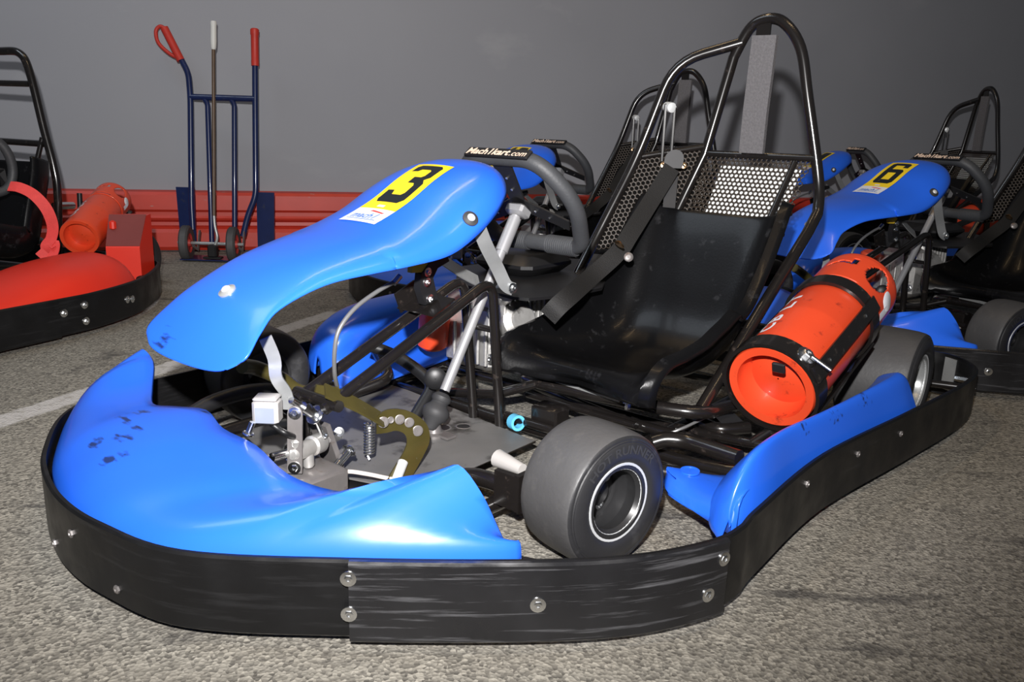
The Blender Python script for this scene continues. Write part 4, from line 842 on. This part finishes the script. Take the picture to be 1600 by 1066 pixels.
def make_cylinder(frame_o, frame_r, name='gas_cylinder', label='', group=None, texts=True, mesh_from=None):
    X = V(math.cos(frame_r), math.sin(frame_r), 0); Y = V(-X.y, X.x, 0)
    root = thing(name, label, 'gas cylinder', V(*frame_o) + X * CYL_A.x + Y * CYL_A.y + V(0, 0, CYL_A.z), frame_r, group)
    ad = (CYL_B - CYL_A).normalized(); r = CYL_R; o = V(0, 0, 0)
    up = V(0, 0, 1); up = (up - ad * up.dot(ad)).normalized(); sd = ad.cross(up)
    if sd.y < 0: sd = -sd
    mb = MB()
    mb.lathe([(r * .80, -.004), (r * .98, -.006), (r * 1.0, .0), (r * 1.0, .03), (r, .20), (r * 1.004, .205), (r, .21), (r, .345), (r * .96, .375), (r * .82, .395), (r * .3, .41), (.002, .41)], o, ad, 56)
    mb.lathe([(r * .80, -.004), (r * .82, .035), (r * .72, .055), (r * .45, .042), (.002, .036)], o, ad, 56)
    mb.build('cylinder_body', M_orange, root, sharp=35)
    # valve guard collar: tube wall with cut-outs
    mb = MB(); ns = 132; nr = 40; h0, h1 = .365, .53; rc = r * .985
    def dirn(a): return up * math.sin(a) + sd * math.cos(a)
    keep = {}
    for i in range(ns):
        for j in range(nr):
            a = 2 * math.pi * (i + .5) / ns; h = (j + .5) / nr
            ad_ = math.degrees(a) % 360
            hole = ((ad_ - 42) / 20) ** 2 + ((h - .60) / .27) ** 2 < 1 or (abs(ad_ - 86) < 27 and abs(h - .095 - 0.0) < .05) or ((ad_ - 205) / 22) ** 2 + ((h - .6) / .27) ** 2 < 1
            hole = hole or (84 < ad_ < 122 and abs(h - (.62 + .06 * math.cos(R((ad_ - 103) * 4)))) < .035) or (78 < ad_ < 87 and .62 < h < .80)
            keep[i, j] = not hole
    vid = {}
    def gv(i, j):
        k = (i % ns, j)
        if k not in vid: vid[k] = len(mb.v); mb.v.append(tuple(o + ad * (h0 + (h1 - h0) * j / nr) + dirn(2 * math.pi * k[0] / ns) * rc * (1 if j < nr - 2 else .985)))
        return vid[k]
    for (i, j), q in keep.items():
        if q: mb.f.append((gv(i, j), gv(i + 1, j), gv(i + 1, j + 1), gv(i, j + 1))); mb.m.append(0)
    col = mb.build('valve_guard', M_orange, root, solid=.004, sharp=60)
    mb = MB(); mb.lathe([(.018, 0), (.018, .04), (.012, .045), (.012, .07), (.025, .075), (.025, .10)], ad * .40, ad, 18, 0, False, True); mb.build('valve', M_brass, root)
    def onskin(h, an, rr): return o + ad * h + dirn(an) * rr
    mb = MB(); mb.lathe([(.026, .0), (.024, .0012)], onskin(.455, R(8), rc + .0015), dirn(R(8)), 28, 0, False, True); s1 = mb.build('round_sticker', M_white, col)
    mb = MB(); mb.grid([[onskin(.395 + .055 * u / 4, R(14 - 22 + 13 * q / 4), rc + .0035) for q in range(5)] for u in range(5)]); mb.build('white_sticker', M_white, col)
    if texts:
        for t, h, sz in (('CB', .085, .055), ('LT', .205, .06)):
            vs, fs, ww, hh = text_mesh(t, 1.0, 0, .03, 1.25); mb = MB()
            add_flat(mb, [(x / ww, y / hh) for x, y in vs], fs, lambda a, b: onskin(h + a * .085, R(112 + b * 22), r + .0012), 0, 2)
            mb.build('cylinder_lettering', M_white, root)
    return root
CYL_A = V(-1.27, .657, .226); CYL_B = V(-1.80, .668, .400); CYL_R = .103
KART_O = (-0.7141, 1.2474, 0); KART_R = R(-129.0)
kart = make_kart()

cyl = make_cylinder(KART_O, KART_R, label='dented orange gas cylinder strapped beside the seat of the number 3 go-kart', group='orange gas cylinders')

# ------------------------------------------------------------------ the other blue go-karts in the row
def place_kart(x, y, deg, label, digits):
    k = copy_tree(kart); k.location = (x, y, 0); k.rotation_euler = (0, 0, R(deg)); k['label'] = label
    fr = [c for c in k.children if c.name.startswith('front_fairing')][0]
    number_sticker(digits, fr)
    return k
kart6 = place_kart(0.81, 2.88, -147, 'blue go-kart with yellow number 6 on its nose, behind the orange cylinder', '6')
kart12 = place_kart(-0.50, 3.36, -128, 'blue go-kart whose nose shows through the steering wheel of number 3', '12')
kartX = place_kart(1.19, 4.97, -160.5, 'blue go-kart near the wall, nose between number 3 seat mesh and number 6 nose', '2')
kartX.scale = (.90, .77, 1.0)
def place_cyl(k, label):
    c = copy_tree(cyl); a = k.rotation_euler[2]; X = V(math.cos(a), math.sin(a), 0); Y = V(-X.y, X.x, 0)
    c.location = k.location + X * CYL_A.x * k.scale[0] + Y * CYL_A.y * k.scale[1] + V(0, 0, CYL_A.z); c.rotation_euler = (0, 0, a); c.scale = k.scale; c['label'] = label
place_cyl(kartX, 'orange gas cylinder in the shade below the steering wheel of number 6')

# ------------------------------------------------------------------ red go-kart at the left edge
def make_red_kart():
    root = thing('go_kart', 'red go-kart with black seat, cut off by the left edge of the picture', 'go-kart', RED_O, RED_R)
    ct = [(-2.20, .2), (-2.22, -.3), (-2.1, -.6), (-1.8, -.72), (-.8, -.62), (-.3, -.58), (-.06, -.3), (0, 0), (-.06, .3), (-.35, .62), (-.70, .76), (-1.07, .80), (-1.28, .825), (-1.46, .835), (-1.72, .785), (-1.99, .640), (-2.13, .50)]
    RP = cr([(a, b, 0) for a, b in ct], 8, True)
    mb = MB(); band(mb, range(len(RP)), 0, .010, .018, .152, True, RP); bd = mb.build('bumper_band', M_band, root, sharp=30)
    mb = MB(); i0 = near_i((-.70, .76), RP); i1 = near_i((-1.28, .825), RP); band(mb, range(i0, i1 + 1), .010, .010, .016, .154, False, RP); bp = mb.build('bumper_plate', M_band, root, sharp=30)
    for p in ((-1.311, 0.807, 0.1), (-1.39, 0.881, 0.115), (-1.376, 0.888, 0.055), (-1.616, 0.886, 0.09), (-1.693, 0.903, 0.085)):
        i = near_i(p, RP); mb = MB(); mb.bolt(RP[i] + V(0, 0, p[2]), cnormal(i, RP), .0085, .007); mb.build('bolt', M_chrome, bd)
    # side pod: long wedge rising to the rear
    mb = MB(); rows = []
    for x, yo, zr, yi in ((-.62, .70, .12, .60), (-.75, .745, .135, .55), (-1.0, .775, .165, .50), (-1.25, .795, .20, .48), (-1.45, .80, .232, .47), (-1.62, .785, .240, .46), (-1.72, .755, .238, .47), (-1.76, .74, .20, .50), (-1.765, .735, .13, .52)):
        rows.append(cr([V(x, yo, .07), V(x, yo - .005, .12), V(x, yo * .8 + yi * .2, zr * .86), V(x, yo * .45 + yi * .55, zr), V(x, yi, zr * .95), V(x, yi - .02, zr * .6), V(x, yi - .02, .08)], 4))
    mb.grid(list(map(list, zip(*[cr(c, 4) for c in zip(*rows)])))); q = mb.build('side_pod', M_redpod, root, solid=.004, sharp=60); q['label'] = 'red plastic side pod'
    # wheel box behind the pod: glossy front face, dull sloping top
    fl_, fr_, rl_, rr_ = V(*(-1.878, 0.477, 0.235)), V(*(-1.947, 0.592, 0.235)), V(*(-1.946, 0.444, 0.362)), V(*(-2.031, 0.564, 0.362))
    dn = lambda p, q, zz: V(p.x, p.y, zz)
    bk_ = V(-.05, -.02, 0)
    rings = [[V(fl_.x, fl_.y, .08), V(fr_.x, fr_.y, .08), V(rr_.x, rr_.y, .08) + bk_, V(rl_.x, rl_.y, .08) + bk_], [fl_, fr_, rr_ + bk_, rl_ + bk_], [fl_.lerp(rl_, .98) + V(0, 0, .002), fr_.lerp(rr_, .98) + V(0, 0, .002), rr_ + bk_ + V(0, 0, .002), rl_ + bk_ + V(0, 0, .002)]]
    mb = MB(); mb.quadstrip(rings, True, False); mb.poly(rings[0], 0, True); mb.poly(rings[-1]); bx = mb.build('wheel_box', M_redpod, root, sharp=20)
    mb = MB(); u = V(0, 0, .003); lo = [fl_.lerp(rl_, .03), fr_.lerp(rr_, .03), rr_, rl_]
    mb.quadstrip([[p + u * .6 for p in lo], [p + u * 1.8 for p in lo]], True, False); mb.poly([p + u * .6 for p in lo], 0, True); mb.poly([p + u * 1.8 for p in lo]); mb.build('box_top', M_redbox, bx, sharp=20)
    mb = MB(); mb.box((-1.93, 0.475, 0.325), (.025, .025, .04), bev=.006); mb.build('box_latch', M_redpod, bx)
    wheel(root, -2.17, .35, .135, .10, 1, 0, False); wheel(root, -1.95, -.50, .14, .18, -1)
    wheel(root, -.70, -.45, .127, .12, -1); wheel(root, -.70, .50, .127, .12, 1)
    fr = MB()
    fr.tube([V(-.2, .2, .06), V(-1.1, .38, .05), V(-2.1, .38, .06)], .015); fr.tube([V(-.2, -.2, .06), V(-1.1, -.38, .05), V(-2.1, -.38, .06)], .015)
    fr.tube([V(-1.3, -.4, .06), V(-1.3, .42, .06)], .014); fr.tube([V(-1.95, -.5, .10), V(-1.95, .60, .10)], .016); fr.tube([V(-.2, -.2, .06), V(-.2, .2, .06)], .015)
    fr.tube([V(-.70, -.45, .10), V(-.70, .48, .10)], .015)
    fr.tube([V(-1.62, -.1, .10), V(-1.56, .05, .16), V(-1.58, .36, .17), V(-1.95, .40, .12)], .013, .05); fr.tube([V(-1.50, .1, .13), V(-1.48, .36, .13), V(-1.75, .42, .10)], .011, .04)
    fr.build('chassis_tubes', M_frame, root)
    # seat
    P = cr([(-1.40, 0, .185), (-1.42, 0, .225), (-1.50, 0, .235), (-1.68, 0, .20), (-1.78, 0, .24), (-1.83, 0, .36), (-1.88, 0, .50), (-1.90, 0, .575)], 5); g = []
    for i, p in enumerate(P):
        k = i / (len(P) - 1); t = (P[min(i + 1, len(P) - 1)] - P[max(i - 1, 0)]).normalized(); nn = V(t.z, 0, -t.x)
        if (k < .5 and nn.z < 0) or (k >= .5 and nn.x < 0): nn = -nn
        row = []
        for j in range(-12, 13):
            v = j / 12; a = abs(v); up = .13 * max(0, (a - .45) / .55) ** 2 * (1 if k > .25 else k * 4)
            q = p + nn * up; q.y = .03 + .205 * (1 + .1 * math.sin(k * 3.1)) * math.sin(a * math.pi / 2) * (1 if v > 0 else -1); row.append(q)
        g.append(row)
    mb = MB(); mb.grid(g); mb.build('seat', M_seat, root, solid=.012, sharp=70)
    mb = MB(); mb.lathe([(.0, .018), (.05, .016), (.062, .006), (.058, -.008), (.0, -.012)], (-1.821, 0.12, 0.241), (0, 0, 1), 24); mb.build('seat_cushion', M_black, root)
    # roll hoop with two cross bars
    rh = MB(); X = -1.93
    L = [V(X, -.33, .08), V(X, -.32, .47), V(X, -.28, .72), V(X, -.20, .96), V(X, -.08, 1.025), V(X, .0, 1.03)]
    Rr = [V(X, .09, .99), V(X, .155, .72), V(X, .19, .46), V(X, .20, .08)]
    Rr = [V(*(-1.93, 0.062, 1.02)), V(*(-1.93, 0.107, 0.946)), V(*(-1.93, 0.151, 0.718)), V(*(-1.93, 0.185, 0.553)), V(*(-1.93, 0.189, 0.422)), V(*(-1.93, 0.147, 0.081))]
    rh.tube(cr([V(X, -.50, .08), V(X, -.48, .47), V(X, -.42, .72), V(X, -.30, .96), V(X, -.18, 1.02), V(X, -.04, 1.028)] + Rr, 6), .017, seg=14)
    b1 = V(*(-1.93, 0.103, 0.897)); b2 = V(*(-1.93, 0.149, 0.651))
    rh.tube([b1, V(X, -.36, .90)], .013); rh.tube([b2, V(X, -.44, .66)], .014); rh.tube([V(*(-1.93, 0.139, 0.677)), V(*(-1.9, 0.099, 0.515))], .011)
    rh.build('roll_hoop', M_frame, root)
    mb = MB(); mb.tube(cr([(-1.639, 0.1, 0.649), (-1.705, 0.12, 0.669), (-1.746, 0.14, 0.624), (-1.765, 0.14, 0.541), (-1.734, 0.13, 0.469), (-1.653, 0.1, 0.449)], 6), .019, seg=12); sw = mb.build('steering_wheel', M_grip, root)
    mb = MB(); mb.ribbon([V(*(-1.655, 0.1, 0.558)), V(*(-1.731, 0.12, 0.541)), V(*(-1.738, 0.12, 0.479))], .03, .005, V(.9, .3, .3)); mb.build('spoke', M_black, sw)
    mb = MB(); bs = [V(*(-1.696, 0.19, 0.487)), V(*(-1.708, 0.23, 0.483)), V(*(-1.735, 0.27, 0.455)), V(*(-1.762, 0.3, 0.398)), V(*(-1.776, 0.31, 0.329)), V(*(-1.763, 0.31, 0.277)), V(*(-1.733, 0.31, 0.246)), V(*(-1.752, 0.31, 0.198))]
    mb.ribbon(cr(bs, 5), .045, .003, V(.7, .35, .6)); q = mb.build('seat_belt', M_rbelt, root, sharp=50); q['label'] = 'red seat belt strap'
    mb = MB(); mb.ribbon(cr([V(*(-1.736, 0.32, 0.246)), V(*(-1.761, 0.33, 0.257)), V(*(-1.74, 0.34, 0.218)), V(*(-1.715, 0.33, 0.204)), V(*(-1.694, 0.31, 0.232))], 5), .035, .003, V(.8, .3, .5)); mb.build('belt_tail', M_rbelt, q)
    mb = MB(); mb.tube([V(*(-1.988, 0.1, 0.38)), V(*(-2.094, 0.1, 0.374))], .016, seg=14); mb.build('exhaust_tube', M_chrome, root)
    mb = MB(); mb.tube([V(*(-2.285, -0.05, 0.41)), V(*(-2.276, -0.05, 0.278))], .012, seg=10); mb.build('rear_post', M_black, root)
    mb = MB(); mb.tube(cr([(-2.212, 0.12, 0.331), (-2.273, 0.15, 0.346), (-2.317, 0.22, 0.322)], 6), .016); mb.build('cylinder_bracket', M_black, root)
    return root
RED_O = (-2.768, 1.862, 0); RED_R = R(-108)
red_kart = make_red_kart()
rc = copy_tree(cyl); rc.rotation_euler = (0, 0, R(-84)); rc.scale = (.78, .78, .78)
rc.location = V(*RED_O) + Matrix.Rotation(RED_R, 3, 'Z') @ V(-1.83, .392, .277)
rc['label'] = 'orange-red gas cylinder behind the side pod of the red go-kart'

# ------------------------------------------------------------------ hand truck and pole by the guard rail
def make_truck():
    ox, oy = -1.665, 4.74
    root = thing('hand_truck', 'navy blue hand truck with red grips standing against the red guard rail', 'hand truck', (ox, oy, 0))
    def p(u, z, dy=0.0): return V(u - ox, dy, z)
    lean = lambda z: .10 * z
    def q(x, z): return V(x - ox, lean(z), z)
    for nm, pts in (('left', [q(-1.885, 1.09), q(-1.848, 1.02), q(-1.840, .89), q(-1.850, .30), q(-1.845, .16)]), ('right', [q(-1.476, 1.09), q(-1.478, .89), q(-1.482, .36), q(-1.53, .25), q(-1.56, .13)])):
        mb = MB(); mb.tube(pts, .0165, .05, seg=14); mb.build('side_tube', M_navy, root)
    mb = MB(); mb.tube([q(-1.84, .892), q(-1.478, .892)], .0175, seg=14); mb.build('cross_bar', M_navy, root)
    for x0, x1, z1 in ((-1.745, -1.738, .06), (-1.595, -1.607, .12)):
        mb = MB(); mb.tube([q(x0 - .02, .888), q(x0, .86), q(x1, z1)], .0145, .03, seg=12); mb.build('inner_tube', M_navy, root)
    mb = MB(); g0 = q(-1.888, 1.085); g1 = q(-1.975, 1.255)
    mb.tube([g0, g1], .022, seg=14); mb.tube(cr([g0 + V(-.005, 0, .01), q(-1.95, 1.12), q(-2.01, 1.175), q(-2.022, 1.235), q(-2.0, 1.262), g1], 5), .0105, seg=10); gl = mb.build('grip', M_rgrip, root); gl['label'] = 'red loop grip'
    mb = MB(); mb.lathe([(.0, -.005), (.021, -.003), (.022, .02), (.021, .03), (.0215, .16), (.024, .165), (.024, .19), (.018, .196), (.0, .197)], q(-1.4755, 1.072), (0, .1, 1), 18); mb.build('grip', M_rgrip, root)
    for x0, x1, xb0, xb1, z0, z1 in ((-1.942, -1.835, -1.935, -1.845, .07, .395), (-1.484, -1.382, -1.49, -1.395, .03, .38)):
        mb = MB(); mb.prism([(x0 - ox, z1), (x1 - ox, z1), (xb1 - ox, z0), (xb0 - ox, z0)], .006, V(0, .055, 0), V(1, 0, 0), V(0, 0.0, 1)); mb.build('side_plate', M_navy, root)
    mb = MB(); mb.box(V(-.02 , -.07, .012), (.36, .16, .006)); mb.box(V(.14, -.10, .02), (.09, .12, .008)); mb.build('toe_plate', M_navy, root)
    for x in (-1.845, -1.582):
        o = V(x - ox, -.09, .098); wm = MB(); wm.lathe([(.055, -.02), (.088, -.024), (.098, -.015), (.098, .015), (.088, .024), (.055, .02)], o, (1, 0.12, 0), 32); t = wm.build('tire', M_rubber, root)
        wm = MB(); wm.lathe([(.0, -.025), (.02, -.025), (.022, -.012), (.05, -.010), (.057, -.019), (.057, .019), (.05, .010), (.022, .012), (.02, .026), (.0, .026)], o, (1, .12, 0), 28); wm.build('wheel_hub', M_wheelred, t)
    mb = MB(); mb.tube([V(-.23, -.085, .098), V(.14, -.09, .098)], .009); mb.build('axle', M_steel, root)
    for x in (-.165, .09):
        mb = MB(); mb.ribbon([V(x, -.085, .10), V(x + .02, -.02, .05), V(x + .03, .0, .16)], .025, .005, V(1, 0, 0)); mb.build('axle_bracket', M_rawsteel, root)
    return root
make_truck()
pr_ = thing('push_pole', 'thin brown pole with a white grip standing inside the hand truck', 'pole', (-1.70, 4.595, 0.017))
def z(x, zz): return V(x + 1.70, .08 * zz + .015, zz)
mb = MB(); mb.tube([z(-1.650, 1.16), z(-1.674, .24)], .0095, seg=12); mb.build('shaft', M_wood, pr_)
mb = MB(); mb.lathe([(.010, -.01), (.014, 0), (.016, .03), (.0155, .11), (.017, .125), (.015, .135), (.0, .136)], z(-1.650, 1.13), z(-1.648, 1.2) - z(-1.650, 1.13), 16, 0, True); g_ = mb.build('pole_grip', M_white2, pr_); g_['label'] = 'white plastic grip'
mb = MB(); mb.tube([z(-1.674, .24), z(-1.672, .18), z(-1.655, .12), z(-1.685, .05)], .008, .03); mb.build('pole_fork', M_steel, pr_)
mb = MB(); mb.box(z(-1.685, .045), (.05, .05, .07), bev=.008); mb.box(z(-1.685, .008), (.10, .05, .012), bev=.003); mb.build('pole_foot', M_black, pr_)
